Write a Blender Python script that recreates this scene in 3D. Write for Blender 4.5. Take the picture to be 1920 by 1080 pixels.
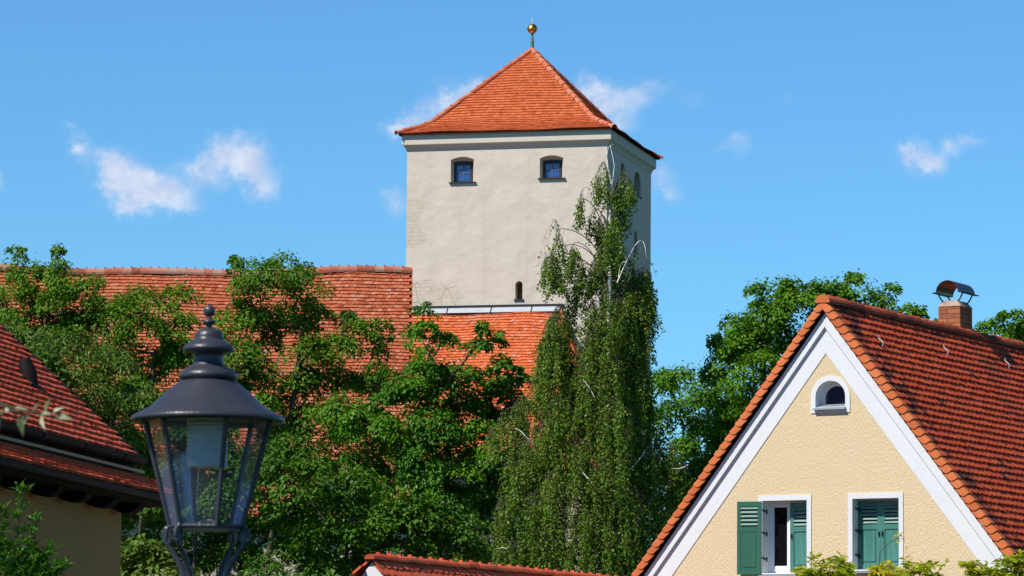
import bpy, bmesh, math, random
import numpy as np
from mathutils import Matrix, Vector
for o in list(bpy.data.objects): bpy.data.objects.remove(o)
SC = bpy.context.scene
C = bpy.data.collections.new('place'); SC.collection.children.link(C)
R_ = math.radians
rng = np.random.default_rng(11)
random.seed(5)

# ------------------------------------------------------------------ camera
FPX, PITCH, ROLL, EYE = 7553.3, 0.1105, 0.008, 1.6
_cp, _sp, _c, _s = math.cos(PITCH), math.sin(PITCH), math.cos(ROLL), math.sin(ROLL)
cF = np.array([0, _cp, _sp]); _U = np.array([0, -_sp, _cp]); _R = np.array([1., 0, 0])
cU = _c*_U - _s*_R; cR = _c*_R + _s*_U
EYEP = np.array([0, 0, EYE])
cam = bpy.data.cameras.new('camera'); camo = bpy.data.objects.new('camera', cam); SC.collection.objects.link(camo)
camo.matrix_world = Matrix(((cR[0], cU[0], -cF[0], 0), (cR[1], cU[1], -cF[1], 0), (cR[2], cU[2], -cF[2], EYE), (0, 0, 0, 1)))
cam.sensor_width = 36; cam.lens = FPX/1920*36; cam.clip_start = 0.5; cam.clip_end = 20000
cam.dof.use_dof = True; cam.dof.focus_distance = 125; cam.dof.aperture_fstop = 17
SC.camera = camo
def ray(px, py): return cF + cR*(px-960)/FPX - cU*(py-540)/FPX
def at(px, py, D):
    d = ray(px, py); return EYEP + d*(D/d[1])
def on_plane(px, py, P, n):
    d = ray(px, py); return EYEP + d*(np.dot(np.asarray(P)-EYEP, n)/np.dot(d, n))
def mpx(D): return D/FPX          # metres per photo pixel at a distance

# ------------------------------------------------------------------ sky, sun, exposure
SUN_AZ, SUN_EL = R_(52), R_(50)     # behind the camera, to its left
sund = np.array([-math.sin(SUN_AZ)*math.cos(SUN_EL), -math.cos(SUN_AZ)*math.cos(SUN_EL), math.sin(SUN_EL)])
SKY_STRENGTH = 0.10; SUN_STRENGTH = 4.9
W = bpy.data.worlds.new('World'); SC.world = W; W.use_nodes = True
def nodes_world():
    nt = W.node_tree; N = nt.nodes; L = nt.links; N.clear()
    out = N.new('ShaderNodeOutputWorld'); bg = N.new('ShaderNodeBackground')
    sky = N.new('ShaderNodeTexSky'); sky.sky_type = 'NISHITA'; sky.sun_disc = False
    sky.sun_elevation = SUN_EL; sky.sun_rotation = math.pi+SUN_AZ
    sky.air_density = 1.0; sky.dust_density = 0.0; sky.ozone_density = 3.0; sky.altitude = 400
    tint = N.new('ShaderNodeMix'); tint.data_type = 'RGBA'; tint.blend_type = 'MULTIPLY'; tint.inputs[0].default_value = 1
    tint.inputs[7].default_value = SKY_TINT
    L.new(sky.outputs[0], tint.inputs[6])
    geo = N.new('ShaderNodeTexCoord'); sep = N.new('ShaderNodeSeparateXYZ'); L.new(geo.outputs['Generated'], sep.inputs[0])
    def m(op, a, b=None, c=None):
        n = N.new('ShaderNodeMath'); n.operation = op
        for i, v in enumerate((a, b, c)):
            if v is None: continue
            if isinstance(v, (int, float)): n.inputs[i].default_value = v
            else: L.new(v, n.inputs[i])
        return n.outputs[0]
    zf = N.new('ShaderNodeMapRange'); zf.interpolation_type = 'SMOOTHSTEP'; zf.inputs[1].default_value = .20; zf.inputs[2].default_value = .65; zf.inputs[3].default_value = 1; zf.inputs[4].default_value = .42; L.new(sep.outputs[2], zf.inputs[0])
    zen = N.new('ShaderNodeMix'); zen.data_type = 'RGBA'; zen.blend_type = 'MULTIPLY'; zen.inputs[0].default_value = 1; L.new(tint.outputs[2], zen.inputs[6]); L.new(zf.outputs[0], zen.inputs[7])
    yy = m('MAXIMUM', sep.outputs[1], 0.05)
    gx0 = m('DIVIDE', sep.outputs[0], yy); gz0 = m('DIVIDE', sep.outputs[2], yy)
    comb = N.new('ShaderNodeCombineXYZ'); L.new(gx0, comb.inputs[0]); L.new(gz0, comb.inputs[1])
    wn = N.new('ShaderNodeTexNoise'); wn.inputs['Scale'].default_value = 130; wn.inputs['Detail'].default_value = 6; wn.inputs['Roughness'].default_value = .62
    L.new(comb.outputs[0], wn.inputs['Vector'])
    ws = N.new('ShaderNodeSeparateColor'); L.new(wn.outputs['Color'], ws.inputs[0])
    gx = m('ADD', gx0, m('MULTIPLY', m('SUBTRACT', ws.outputs[0], .5), .011))
    gz = m('ADD', gz0, m('MULTIPLY', m('SUBTRACT', ws.outputs[1], .5), .011))
    total = None
    for (px, py, rx, ry, a) in CLOUDS:
        d = ray(px, py); cx, cz = d[0]/d[1], d[2]/d[1]
        ex = m('MULTIPLY', m('SUBTRACT', gx, cx), FPX/(rx*1.15)); ez = m('MULTIPLY', m('SUBTRACT', gz, cz), FPX/(ry*1.15))
        q = m('ADD', m('MULTIPLY', ex, ex), m('MULTIPLY', ez, ez))
        v = m('MULTIPLY', m('POWER', 2.718, m('MULTIPLY', q, -1)), a)
        total = v if total is None else m('ADD', total, v)
    fn = N.new('ShaderNodeTexNoise'); fn.inputs['Scale'].default_value = 260; fn.inputs['Detail'].default_value = 8; fn.inputs['Roughness'].default_value = .6
    L.new(comb.outputs[0], fn.inputs['Vector'])
    dens = m('ADD', total, m('MULTIPLY', m('SUBTRACT', fn.outputs[0], .5), m('MULTIPLY', m('MINIMUM', total, .8), 1.7)))
    rmp = N.new('ShaderNodeMapRange'); rmp.interpolation_type = 'SMOOTHSTEP'
    rmp.inputs[1].default_value = .08; rmp.inputs[2].default_value = 1.45; rmp.inputs[4].default_value = .952
    L.new(dens, rmp.inputs[0])
    mix = N.new('ShaderNodeMix'); mix.data_type = 'RGBA'; L.new(rmp.outputs[0], mix.inputs[0]); L.new(zen.outputs[2], mix.inputs[6])
    cl = .72/SKY_STRENGTH
    sh = N.new('ShaderNodeTexNoise'); sh.inputs['Scale'].default_value = 150; sh.inputs['Detail'].default_value = 4; L.new(comb.outputs[0], sh.inputs['Vector'])
    cr = N.new('ShaderNodeValToRGB'); L.new(sh.outputs[0], cr.inputs[0]); cr.color_ramp.elements[0].position = .38; cr.color_ramp.elements[1].position = .62
    cr.color_ramp.elements[0].color = (.66*cl, .76*cl, 1.02*cl, 1); cr.color_ramp.elements[1].color = (.88*cl, .95*cl, 1.10*cl, 1); L.new(cr.outputs[0], mix.inputs[7])
    L.new(mix.outputs[2], bg.inputs[0]); bg.inputs[1].default_value = SKY_STRENGTH
    L.new(bg.outputs[0], out.inputs[0])
SKY_TINT = (0.48, 0.90, 1.17, 1)
CLOUDS = [(215,310,38,30,.9),(245,345,48,36,1.0),(285,362,42,30,.68),(240,385,50,16,.45),(332,370,38,30,.68),(380,322,36,32,.8),(430,290,46,32,1.0),
          (475,305,34,34,.9),(495,350,20,34,.65),(345,395,40,14,.4),(150,284,18,24,.85),(128,243,12,9,.5),
          (735,245,26,14,.6),(775,230,40,22,.75),(840,190,50,28,.8),(890,175,40,25,.6),(742,378,22,32,.65),
          (1105,165,40,26,.8),(1150,195,38,30,.75),(1195,180,36,22,.55),(1235,160,26,16,.4),(1165,235,30,22,.5),(1245,335,28,34,.6),(1262,370,30,12,.35),
          (1300,185,34,22,.3),(1385,268,26,18,.5),(1355,280,18,12,.3),(1720,295,40,26,.9),(1755,310,24,16,.55),(1790,275,26,17,.6),(1830,258,22,13,.6),
          (1485,185,18,10,.25),(0,335,16,24,.5),(590,345,28,12,.25),(545,380,10,18,.25)]
nodes_world()
sl = bpy.data.lights.new('sun', 'SUN'); sl.energy = SUN_STRENGTH; sl.angle = R_(.53); sl.color = (1, .955, .88)
so = bpy.data.objects.new('sun', sl); SC.collection.objects.link(so)
so.rotation_euler = Vector(-sund).to_track_quat('-Z', 'Y').to_euler()
SC.view_settings.view_transform = 'Standard'; SC.view_settings.look = 'None'; SC.view_settings.exposure = 0.25; SC.view_settings.gamma = 1
SC.cycles.max_bounces = 6; SC.cycles.transparent_max_bounces = 12; SC.cycles.use_denoising = True

# ------------------------------------------------------------------ helpers
def tag(o, label=None, cat=None, group=None, kind=None):
    if label: o['label'] = label
    if cat: o['category'] = cat
    if group: o['group'] = group
    if kind: o['kind'] = kind
    return o
def empty(name, loc, rz=0., parent=None):
    o = bpy.data.objects.new(name, None); C.objects.link(o); o.location = loc; o.rotation_euler = (0, 0, rz); o.empty_display_size = .3
    if parent: o.parent = parent
    return o
def copy_tree(o, parent=None):
    c = o.copy(); C.objects.link(c)
    if parent: c.parent = parent
    for ch in list(o.children): copy_tree(ch, c)
    return c
class MB:
    def __init__(s): s.V = []; s.G = []; s.n = 0
    def add(s, v, f, tint=None):
        v = np.asarray(v, float).reshape(-1, 3); f = np.asarray(f, int)
        if f.ndim == 1: f = f[None]
        t = np.full(len(f), .5) if tint is None else np.broadcast_to(np.asarray(tint, float), (len(f),))
        s.V.append(v); s.G.append((f+s.n, t)); s.n += len(v)
    def poly(s, pts, tint=None): s.add(pts, np.arange(len(pts)), tint)
    def box(s, x0, x1, y0, y1, z0, z1, M=None, tint=None):
        v = np.array([[x, y, z] for x in (x0, x1) for y in (y0, y1) for z in (z0, z1)], float)
        if M is not None: v = v@np.asarray(M)[:3, :3].T + np.asarray(M)[:3, 3]
        s.add(v, [[0,1,3,2],[4,6,7,5],[0,4,5,1],[2,3,7,6],[0,2,6,4],[1,5,7,3]], tint)
    def extrude(s, pts, d, tint=None):
        p = np.asarray(pts, float); n = len(p); d = np.asarray(d, float)
        s.add(np.vstack([p, p+d]), [[i, (i+1) % n, n+(i+1) % n, n+i] for i in range(n)], tint)
        s.poly(p[::-1], tint); s.poly(p+d, tint)
    def strip(s, A, B, closed=False, tint=None):
        n = len(A); m = n if closed else n-1
        s.add(np.vstack([A, B]), [[i, (i+1) % n, n+(i+1) % n, n+i] for i in range(m)], tint)
    def lathe(s, prof, cx=0, cy=0, n=32, tint=None):
        prof = np.asarray(prof, float); a = np.linspace(0, 2*np.pi, n, endpoint=False)
        v = np.stack([np.outer(prof[:, 0], np.cos(a))+cx, np.outer(prof[:, 0], np.sin(a))+cy, np.repeat(prof[:, 1:2], n, 1)], -1).reshape(-1, 3)
        k = len(prof); f = [[i*n+j, i*n+(j+1) % n, (i+1)*n+(j+1) % n, (i+1)*n+j] for i in range(k-1) for j in range(n)]
        s.add(v, f, tint)
    def tube(s, P, r, n=6, tint=None, cap=True):
        P = np.asarray(P, float); k = len(P); r = np.broadcast_to(np.asarray(r, float), (k,))
        T = np.gradient(P, axis=0); T /= np.linalg.norm(T, axis=1, keepdims=True)+1e-12
        ref = np.array([0, 0, 1.]) if abs(T[0][2]) < .9 else np.array([1., 0, 0])
        a = np.linspace(0, 2*np.pi, n, endpoint=False); vs = []
        u = np.cross(T[0], ref); u /= np.linalg.norm(u)
        for i in range(k):
            u = u-T[i]*np.dot(u, T[i]); u /= np.linalg.norm(u)+1e-12; w = np.cross(T[i], u)
            vs.append(P[i]+r[i]*(np.outer(np.cos(a), u)+np.outer(np.sin(a), w)))
        s.add(np.vstack(vs), [[i*n+j, i*n+(j+1) % n, (i+1)*n+(j+1) % n, (i+1)*n+j] for i in range(k-1) for j in range(n)], tint)
        if cap: s.poly(vs[0][::-1], tint); s.poly(vs[-1], tint)
    def segs(s, A, B, ra, rb, n=5):
        A = np.asarray(A, float); B = np.asarray(B, float); d = B-A; d /= np.linalg.norm(d, axis=1, keepdims=True)+1e-9
        ref = np.where(np.abs(d[:, 2:3]) < .9, [[0, 0, 1.]], [[1., 0, 0]]); u = np.cross(d, ref); u /= np.linalg.norm(u, axis=1, keepdims=True); w = np.cross(d, u)
        a = np.linspace(0, 2*np.pi, n, endpoint=False)
        ring = np.cos(a)[None, :, None]*u[:, None]+np.sin(a)[None, :, None]*w[:, None]
        v = np.concatenate([A[:, None]+ring*np.asarray(ra).reshape(-1, 1, 1), B[:, None]+ring*np.asarray(rb).reshape(-1, 1, 1)], 1)
        q = np.array([[j, (j+1) % n, n+(j+1) % n, n+j] for j in range(n)])
        s.add(v.reshape(-1, 3), (np.arange(len(A))[:, None, None]*2*n+q[None]).reshape(-1, 4))
    def build(s, name, mat, parent=None, smooth=False, loc=None, flip=False):
        me = bpy.data.meshes.new(name); V = np.vstack(s.V).astype(np.float32)
        me.vertices.add(len(V)); me.vertices.foreach_set('co', V.ravel())
        idx = np.concatenate([f.ravel() for f, t in s.G]); tot = np.concatenate([np.full(len(f), f.shape[1]) for f, t in s.G]); tint = np.concatenate([t for f, t in s.G])
        me.loops.add(len(idx)); me.loops.foreach_set('vertex_index', idx.astype(np.int32))
        me.polygons.add(len(tot)); me.polygons.foreach_set('loop_start', np.concatenate([[0], np.cumsum(tot)[:-1]]).astype(np.int32))
        try: me.polygons.foreach_set('loop_total', tot.astype(np.int32))
        except Exception: pass
        me.update(calc_edges=True)
        at_ = me.attributes.new('tint', 'FLOAT', 'FACE'); at_.data.foreach_set('value', tint.astype(np.float32))
        me.polygons.foreach_set('use_smooth', np.full(len(tot), smooth))
        me.materials.append(mat)
        o = bpy.data.objects.new(name, me); C.objects.link(o)
        if parent: o.parent = parent
        if loc is not None: o.location = loc
        return o
def holed(outer, holes):
    """triangles of a flat 2-D outline with holes"""
    bm = bmesh.new(); es = []
    for lp in [outer]+list(holes):
        vs = [bm.verts.new((p[0], p[1], 0)) for p in lp]
        es += [bm.edges.new((vs[i], vs[(i+1) % len(vs)])) for i in range(len(vs))]
    bmesh.ops.triangle_fill(bm, use_beauty=True, use_dissolve=False, edges=es)
    bm.verts.index_update(); V = np.array([v.co[:2] for v in bm.verts]); F = [[v.index for v in f.verts] for f in bm.faces]; bm.free()
    out = []
    for f in F:
        a, b, c = V[f]
        if (b[0]-a[0])*(c[1]-a[1])-(b[1]-a[1])*(c[0]-a[0]) < 0: f = f[::-1]
        out.append(f)
    return V, np.array(out)

# ------------------------------------------------------------------ materials
def mat(name, col, rough=.7, spec=.3, metal=0., noise=None, bump=None, attr=None, coat=0.):
    """noise=(scale, amount, colour2) ; bump=(scale, strength, detail, stretch)"""
    m = bpy.data.materials.new(name); m.use_nodes = True; nt = m.node_tree; N = nt.nodes; L = nt.links
    p = N['Principled BSDF']; p.inputs['Roughness'].default_value = rough; p.inputs['Metallic'].default_value = metal
    p.inputs['Specular IOR Level'].default_value = spec; p.inputs['Coat Weight'].default_value = coat
    tc = N.new('ShaderNodeTexCoord'); col4 = (*col, 1); cur = None
    rgb = N.new('ShaderNodeRGB'); rgb.outputs[0].default_value = col4; cur = rgb.outputs[0]
    def mix(fac, a, b, mode='MIX'):
        n = N.new('ShaderNodeMix'); n.data_type = 'RGBA'; n.blend_type = mode
        if isinstance(fac, float): n.inputs[0].default_value = fac
        else: L.new(fac, n.inputs[0])
        for i, v in ((6, a), (7, b)):
            if isinstance(v, tuple): n.inputs[i].default_value = v
            else: L.new(v, n.inputs[i])
        return n.outputs[2]
    if attr:                                   # attr = list of colours picked by the per-face random tint
        a = N.new('ShaderNodeAttribute'); a.attribute_name = 'tint'
        r = N.new('ShaderNodeValToRGB'); L.new(a.outputs['Fac'], r.inputs[0]); cr = r.color_ramp
        for i, cc in enumerate(attr):
            e = cr.elements[i] if i < 2 else cr.elements.new(0.5)
            e.color = (*cc, 1)
        for i, e in enumerate(cr.elements): e.position = i/(len(attr)-1)
        els = sorted(range(len(attr)))
        for i in els: cr.elements[i].color = (*attr[i], 1)
        cur = r.outputs[0]
    for nz in (noise or []):
        sc, amt, c2, det, lo, hi, stretch = nz
        mp = N.new('ShaderNodeMapping'); mp.inputs['Scale'].default_value = stretch; L.new(tc.outputs['Object'], mp.inputs[0])
        n = N.new('ShaderNodeTexNoise'); n.inputs['Scale'].default_value = sc; n.inputs['Detail'].default_value = det; n.inputs['Roughness'].default_value = .6
        L.new(mp.outputs[0], n.inputs['Vector'])
        mr = N.new('ShaderNodeMapRange'); mr.inputs[1].default_value = lo; mr.inputs[2].default_value = hi; mr.inputs[4].default_value = amt; L.new(n.outputs[0], mr.inputs[0])
        cur = mix(mr.outputs[0], cur, (*c2, 1))
    L.new(cur, p.inputs['Base Color'])
    if bump:
        prev = None
        for (sc, st, det, stretch) in bump:
            mp = N.new('ShaderNodeMapping'); mp.inputs['Scale'].default_value = stretch; L.new(tc.outputs['Object'], mp.inputs[0])
            n = N.new('ShaderNodeTexNoise'); n.inputs['Scale'].default_value = sc; n.inputs['Detail'].default_value = det; L.new(mp.outputs[0], n.inputs['Vector'])
            b = N.new('ShaderNodeBump'); b.inputs['Strength'].default_value = 1; b.inputs['Distance'].default_value = st; L.new(n.outputs[0], b.inputs['Height'])
            if prev: L.new(prev, b.inputs['Normal'])
            prev = b.outputs[0]
        L.new(prev, p.inputs['Normal'])
    return m
I3 = (1, 1, 1)
def leaf_mat(name, cols, transl=.22, gloss=.35):
    m = bpy.data.materials.new(name); m.use_nodes = True; nt = m.node_tree; N = nt.nodes; L = nt.links; N.clear()
    out = N.new('ShaderNodeOutputMaterial'); a = N.new('ShaderNodeAttribute'); a.attribute_name = 'tint'
    r = N.new('ShaderNodeValToRGB'); L.new(a.outputs['Fac'], r.inputs[0])
    while len(r.color_ramp.elements) < len(cols): r.color_ramp.elements.new(.5)
    for i, cc in enumerate(cols): r.color_ramp.elements[i].position = i/(len(cols)-1)
    for i, cc in enumerate(cols): r.color_ramp.elements[i].color = (*cc, 1)
    p = N.new('ShaderNodeBsdfPrincipled'); p.inputs['Roughness'].default_value = gloss+.14; p.inputs['Specular IOR Level'].default_value = .2
    L.new(r.outputs[0], p.inputs['Base Color'])
    t = N.new('ShaderNodeBsdfTranslucent'); hs = N.new('ShaderNodeHueSaturation'); hs.inputs['Value'].default_value = 1.6; hs.inputs['Hue'].default_value = .485
    L.new(r.outputs[0], hs.inputs['Color']); L.new(hs.outputs[0], t.inputs[0])
    mx = N.new('ShaderNodeMixShader'); mx.inputs[0].default_value = transl; L.new(p.outputs[0], mx.inputs[1]); L.new(t.outputs[0], mx.inputs[2]); L.new(mx.outputs[0], out.inputs[0])
    return m
def glass_mat(name, tint=(.9, .95, 1), refl=.06, rough=.02):
    m = bpy.data.materials.new(name); m.use_nodes = True; nt = m.node_tree; N = nt.nodes; L = nt.links; N.clear()
    out = N.new('ShaderNodeOutputMaterial'); t = N.new('ShaderNodeBsdfTransparent'); t.inputs[0].default_value = (*tint, 1)
    g = N.new('ShaderNodeBsdfGlossy'); g.inputs['Roughness'].default_value = rough; g.inputs['Color'].default_value = (1, 1, 1, 1)
    lw = N.new('ShaderNodeFresnel'); lw.inputs['IOR'].default_value = 1.33
    ad = N.new('ShaderNodeMath'); ad.operation = 'MULTIPLY'; ad.inputs[1].default_value = .55; L.new(lw.outputs[0], ad.inputs[0])
    mx = N.new('ShaderNodeMixShader'); L.new(ad.outputs[0], mx.inputs[0]); L.new(t.outputs[0], mx.inputs[1]); L.new(g.outputs[0], mx.inputs[2])
    df = N.new('ShaderNodeBsdfDiffuse'); df.inputs[0].default_value = (.30, .35, .42, 1); tc = N.new('ShaderNodeTexCoord'); nz = N.new('ShaderNodeTexNoise'); nz.inputs['Scale'].default_value = 9; nz.inputs['Detail'].default_value = 5; L.new(tc.outputs['Object'], nz.inputs[0])
    mr = N.new('ShaderNodeMapRange'); mr.inputs[1].default_value = .35; mr.inputs[2].default_value = .75; mr.inputs[3].default_value = .03; mr.inputs[4].default_value = .13; L.new(nz.outputs[0], mr.inputs[0])
    m2 = N.new('ShaderNodeMixShader'); L.new(mr.outputs[0], m2.inputs[0]); L.new(mx.outputs[0], m2.inputs[1]); L.new(df.outputs[0], m2.inputs[2]); L.new(m2.outputs[0], out.inputs[0])
    return m
def tower_plaster(name, base, W_):
    """old lime plaster: blotches, hairline cracks and bare masonry along the left corner and low down"""
    m = mat(name, base, .9, .1, noise=[(.35, .35, tuple(x*.86 for x in base), 4, .4, .75, (1, 1, .6)), (2.5, .28, tuple(x*.88 for x in base), 5, .45, .75, (1, 1, .35)), (1.6, .5, tuple(x*.80 for x in base), 6, .5, .8, (1, 1, .05)), (.8, .3, (.50, .40, .28), 5, .56, .8, (1, 1, .5)), (1.2, .3, tuple(min(1, x*1.1) for x in base), 3, .5, .8, (1, 1, 1.6))])
    nt = m.node_tree; N = nt.nodes; L = nt.links; p = N['Principled BSDF']
    src = p.inputs['Base Color'].links[0].from_socket
    tc = N.new('ShaderNodeTexCoord'); sep = N.new('ShaderNodeSeparateXYZ'); L.new(tc.outputs['Object'], sep.inputs[0])
    def mm(op, a, b=None, c=None):
        n = N.new('ShaderNodeMath'); n.operation = op
        for i, v in enumerate((a, b, c)):
            if v is None: continue
            if isinstance(v, (int, float)): n.inputs[i].default_value = v
            else: L.new(v, n.inputs[i])
        return n.outputs[0]
    def mr(v, a, b, c=0., d=1.):
        n = N.new('ShaderNodeMapRange'); n.interpolation_type = 'SMOOTHSTEP'; n.inputs[1].default_value = a; n.inputs[2].default_value = b; n.inputs[3].default_value = c; n.inputs[4].default_value = d; L.new(v, n.inputs[0]); return n.outputs[0]
    nz = N.new('ShaderNodeTexNoise'); nz.inputs['Scale'].default_value = .9; nz.inputs['Detail'].default_value = 6; nz.inputs['Roughness'].default_value = .65; L.new(tc.outputs['Object'], nz.inputs[0])
    # masks in the tower's own metres
    left = mm('MULTIPLY', mr(sep.outputs[0], -W_, -W_+1.6, 1, 0), mm('MULTIPLY', mr(sep.outputs[2], 22.0, 22.8), mr(sep.outputs[2], 25.2, 24.2)))
    low = mm('MULTIPLY', mr(sep.outputs[0], -W_+3.4, -W_+1.8), mr(sep.outputs[2], 21.6, 20.4))
    mask = mr(mm('ADD', mm('MULTIPLY', mm('MAXIMUM', left, low), .6), nz.outputs[0]), .78, .98)
    br = N.new('ShaderNodeTexBrick'); mp = N.new('ShaderNodeMapping'); mp.inputs['Rotation'].default_value = (R_(90), 0, 0)
    wob = N.new('ShaderNodeVectorMath'); wob.operation = 'MULTIPLY_ADD'; L.new(nz.outputs['Color'], wob.inputs[0]); wob.inputs[1].default_value = (.12, .12, .12); L.new(tc.outputs['Object'], wob.inputs[2])
    L.new(wob.outputs[0], mp.inputs[0]); L.new(mp.outputs[0], br.inputs[0]); br.inputs['Scale'].default_value = 1
    br.inputs['Brick Width'].default_value = .34; br.inputs['Row Height'].default_value = .17; br.inputs['Mortar Size'].default_value = .014
    vo = N.new('ShaderNodeTexVoronoi'); vo.feature = 'DISTANCE_TO_EDGE'; vo.inputs['Scale'].default_value = 1.1; L.new(wob.outputs[0], vo.inputs[0])
    crack = mm('MULTIPLY', mr(vo.outputs[0], .0, .018, 1, 0), mr(mm('ADD', mm('MULTIPLY', low, .5), nz.outputs[0]), .72, .86))
    lines = mm('MULTIPLY', mm('MULTIPLY', mm('MULTIPLY', mask, br.outputs['Fac']), mr(nz.outputs['Color'], .4, .62)), .17)
    tot = mm('MAXIMUM', lines, mm('MULTIPLY', crack, .4))
    n1 = N.new('ShaderNodeMix'); n1.data_type = 'RGBA'; L.new(mm('MULTIPLY', mask, .22), n1.inputs[0]); L.new(src, n1.inputs[6]); n1.inputs[7].default_value = (.42, .36, .24, 1)
    n2 = N.new('ShaderNodeMix'); n2.data_type = 'RGBA'; L.new(tot, n2.inputs[0]); L.new(n1.outputs[2], n2.inputs[6]); n2.inputs[7].default_value = (.12, .10, .08, 1)
    L.new(n2.outputs[2], p.inputs['Base Color'])
    nb = N.new('ShaderNodeTexNoise'); nb.inputs['Scale'].default_value = 1.1; nb.inputs['Detail'].default_value = 5; L.new(tc.outputs['Object'], nb.inputs[0])
    hh = mm('SUBTRACT', nb.outputs[0], mm('MULTIPLY', tot, .5))
    b = N.new('ShaderNodeBump'); b.inputs['Strength'].default_value = 1; b.inputs['Distance'].default_value = .06; L.new(hh, b.inputs['Height']); L.new(b.outputs[0], p.inputs['Normal'])
    return m
def brick_mat(name):
    m = mat(name, (.3, .12, .06), .9, .1); nt = m.node_tree; N = nt.nodes; L = nt.links; p = N['Principled BSDF']
    tc = N.new('ShaderNodeTexCoord'); ge = N.new('ShaderNodeNewGeometry')
    sp = N.new('ShaderNodeSeparateXYZ'); L.new(tc.outputs['Object'], sp.inputs[0]); ad = N.new('ShaderNodeMath'); ad.operation = 'ADD'; L.new(sp.outputs[0], ad.inputs[0]); L.new(sp.outputs[1], ad.inputs[1])
    cb = N.new('ShaderNodeCombineXYZ'); L.new(ad.outputs[0], cb.inputs[0]); L.new(sp.outputs[2], cb.inputs[1])
    br = N.new('ShaderNodeTexBrick'); L.new(cb.outputs[0], br.inputs[0]); br.inputs['Scale'].default_value = 1; br.inputs['Brick Width'].default_value = .25; br.inputs['Row Height'].default_value = .085; br.inputs['Mortar Size'].default_value = .008
    br.inputs['Color1'].default_value = (.46, .17, .07, 1); br.inputs['Color2'].default_value = (.27, .10, .05, 1); br.inputs['Mortar'].default_value = (.13, .07, .045, 1); br.inputs['Bias'].default_value = 0.
    L.new(br.outputs[0], p.inputs['Base Color'])
    return m

M = {}
M['ground'] = mat('grass_ground', (.035, .05, .018), .95, .1, noise=[(.4, .6, (.05, .05, .025), 5, .4, .7, I3)])
M['castle_tile'] = mat('old_red_tile', (.4, .1, .04), .9, .12, attr=[(.30,.07,.032),(.40,.10,.045),(.44,.115,.052),(.47,.145,.075),(.46,.21,.14)], noise=[(.35, .45, (.36,.11,.06), 5, .5, .75, I3), (14, .35, (.25, .2, .17), 3, .58, .75, I3)])
M['tower_tile'] = mat('tower_tile', (.5, .12, .04), .9, .12, attr=[(.38,.078,.028),(.46,.105,.037),(.50,.122,.045),(.53,.15,.062)], noise=[(.5, .25, (.42,.1,.04), 4, .5, .75, I3)])
M['annex_tile'] = mat('annex_tile', (.5, .14, .06), .9, .12, attr=[(.42,.085,.03),(.54,.12,.04),(.60,.15,.055),(.56,.22,.14)], noise=[(.5, .55, (.42,.26,.2), 5, .55, .72, I3), (12, .3, (.3, .22, .2), 3, .6, .75, I3)])
M['house_tile'] = mat('house_tile', (.4, .07, .03), .75, .25, attr=[(.06,.026,.02),(.43,.056,.018),(.50,.07,.022),(.54,.09,.03)], noise=[(.8, .75, (.10,.05,.035), 6, .55, .72, I3)])
M['verge_tile'] = mat('verge_tile', (.55, .15, .05), .8, .2, attr=[(.46,.11,.035),(.54,.14,.045),(.58,.165,.06)], noise=[(6, .25, (.3,.1,.05), 4, .5, .8, I3)])
M['ridge_dirty'] = mat('ridge_tile', (.4, .08, .04), .9, .1, attr=[(.22,.05,.03),(.38,.07,.03),(.42,.10,.05)], noise=[(5, .7, (.09,.06,.05), 5, .48, .7, I3)])
M['left_tile'] = mat('left_house_tile', (.4, .08, .03), .55, .4, attr=[(.46,.055,.018),(.58,.085,.025),(.64,.115,.035),(.54,.085,.03)], noise=[(1.1, .55, (.12,.05,.035), 5, .5, .75, I3)])
M['deck'] = mat('roof_deck', (.05, .02, .015), .95, .05)
M['tower_wall'] = tower_plaster('tower_plaster', (.63, .56, .475), 8.85)
M['cornice'] = mat('cornice_plaster', (.62, .565, .47), .9, .1, noise=[(1.2, .25, (.5, .46, .40), 4, .45, .75, I3)], bump=[(2, .02, 4, I3)])
M['jamb'] = mat('jamb_plaster', (.55, .48, .37), .9, .1, noise=[(3, .3, (.42, .37, .29), 4, .45, .75, I3)])
M['yellow'] = mat('yellow_render', (.71, .57, .37), .95, .08, noise=[(2.2, .22, (.60, .47, .27), 5, .5, .8, (1, 1, .07)), (.7, .22, (.66, .50, .27), 5, .4, .75, (1, 1, .4)), (34, .38, (.54, .40, .20), 4, .5, .72, (1, 1, .35))], bump=[(62, .016, 6, (1, 1, .40)), (22, .004, 3, (1, 1, .6))])
M['white'] = mat('white_paint', (.70, .71, .74), .75, .2, noise=[(3, .2, (.58, .59, .62), 5, .5, .75, (1, 1, .5)), (1.6, .35, (.50, .49, .47), 6, .56, .8, (1, 1, .3))], bump=[(12, .003, 3, I3)])
M['frame_white'] = mat('window_white', (.82, .83, .85), .4, .4)
M['zinc'] = mat('zinc_sheet', (.40, .44, .48), .45, .4, metal=.5, noise=[(3, .4, (.28, .31, .34), 4, .4, .7, (1, 1, .2))])
M['dark_metal'] = mat('dark_metal', (.022, .022, .026), .5, .4, noise=[(8, .4, (.045, .04, .04), 3, .4, .7, I3)])
M['copper'] = mat('patina_copper', (.06, .16, .16), .6, .3, noise=[(6, .5, (.03, .07, .08), 4, .4, .7, I3)])
M['gold'] = mat('gilded', (.80, .52, .10), .28, .5, metal=1.)
M['blue_frame'] = mat('dark_blue_frame', (.022, .028, .055), .55, .4)
M['grey_muntin'] = mat('pale_muntin', (.09, .11, .18), .5, .3)
M['dark_room'] = mat('dark_room', (.012, .012, .014), .9, .1)
M['pane_blue'] = mat('blue_pane', (.02, .07, .26), .08, .9)
M['pane_dark'] = mat('dark_pane', (.006, .006, .008), .05, .35)
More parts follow.
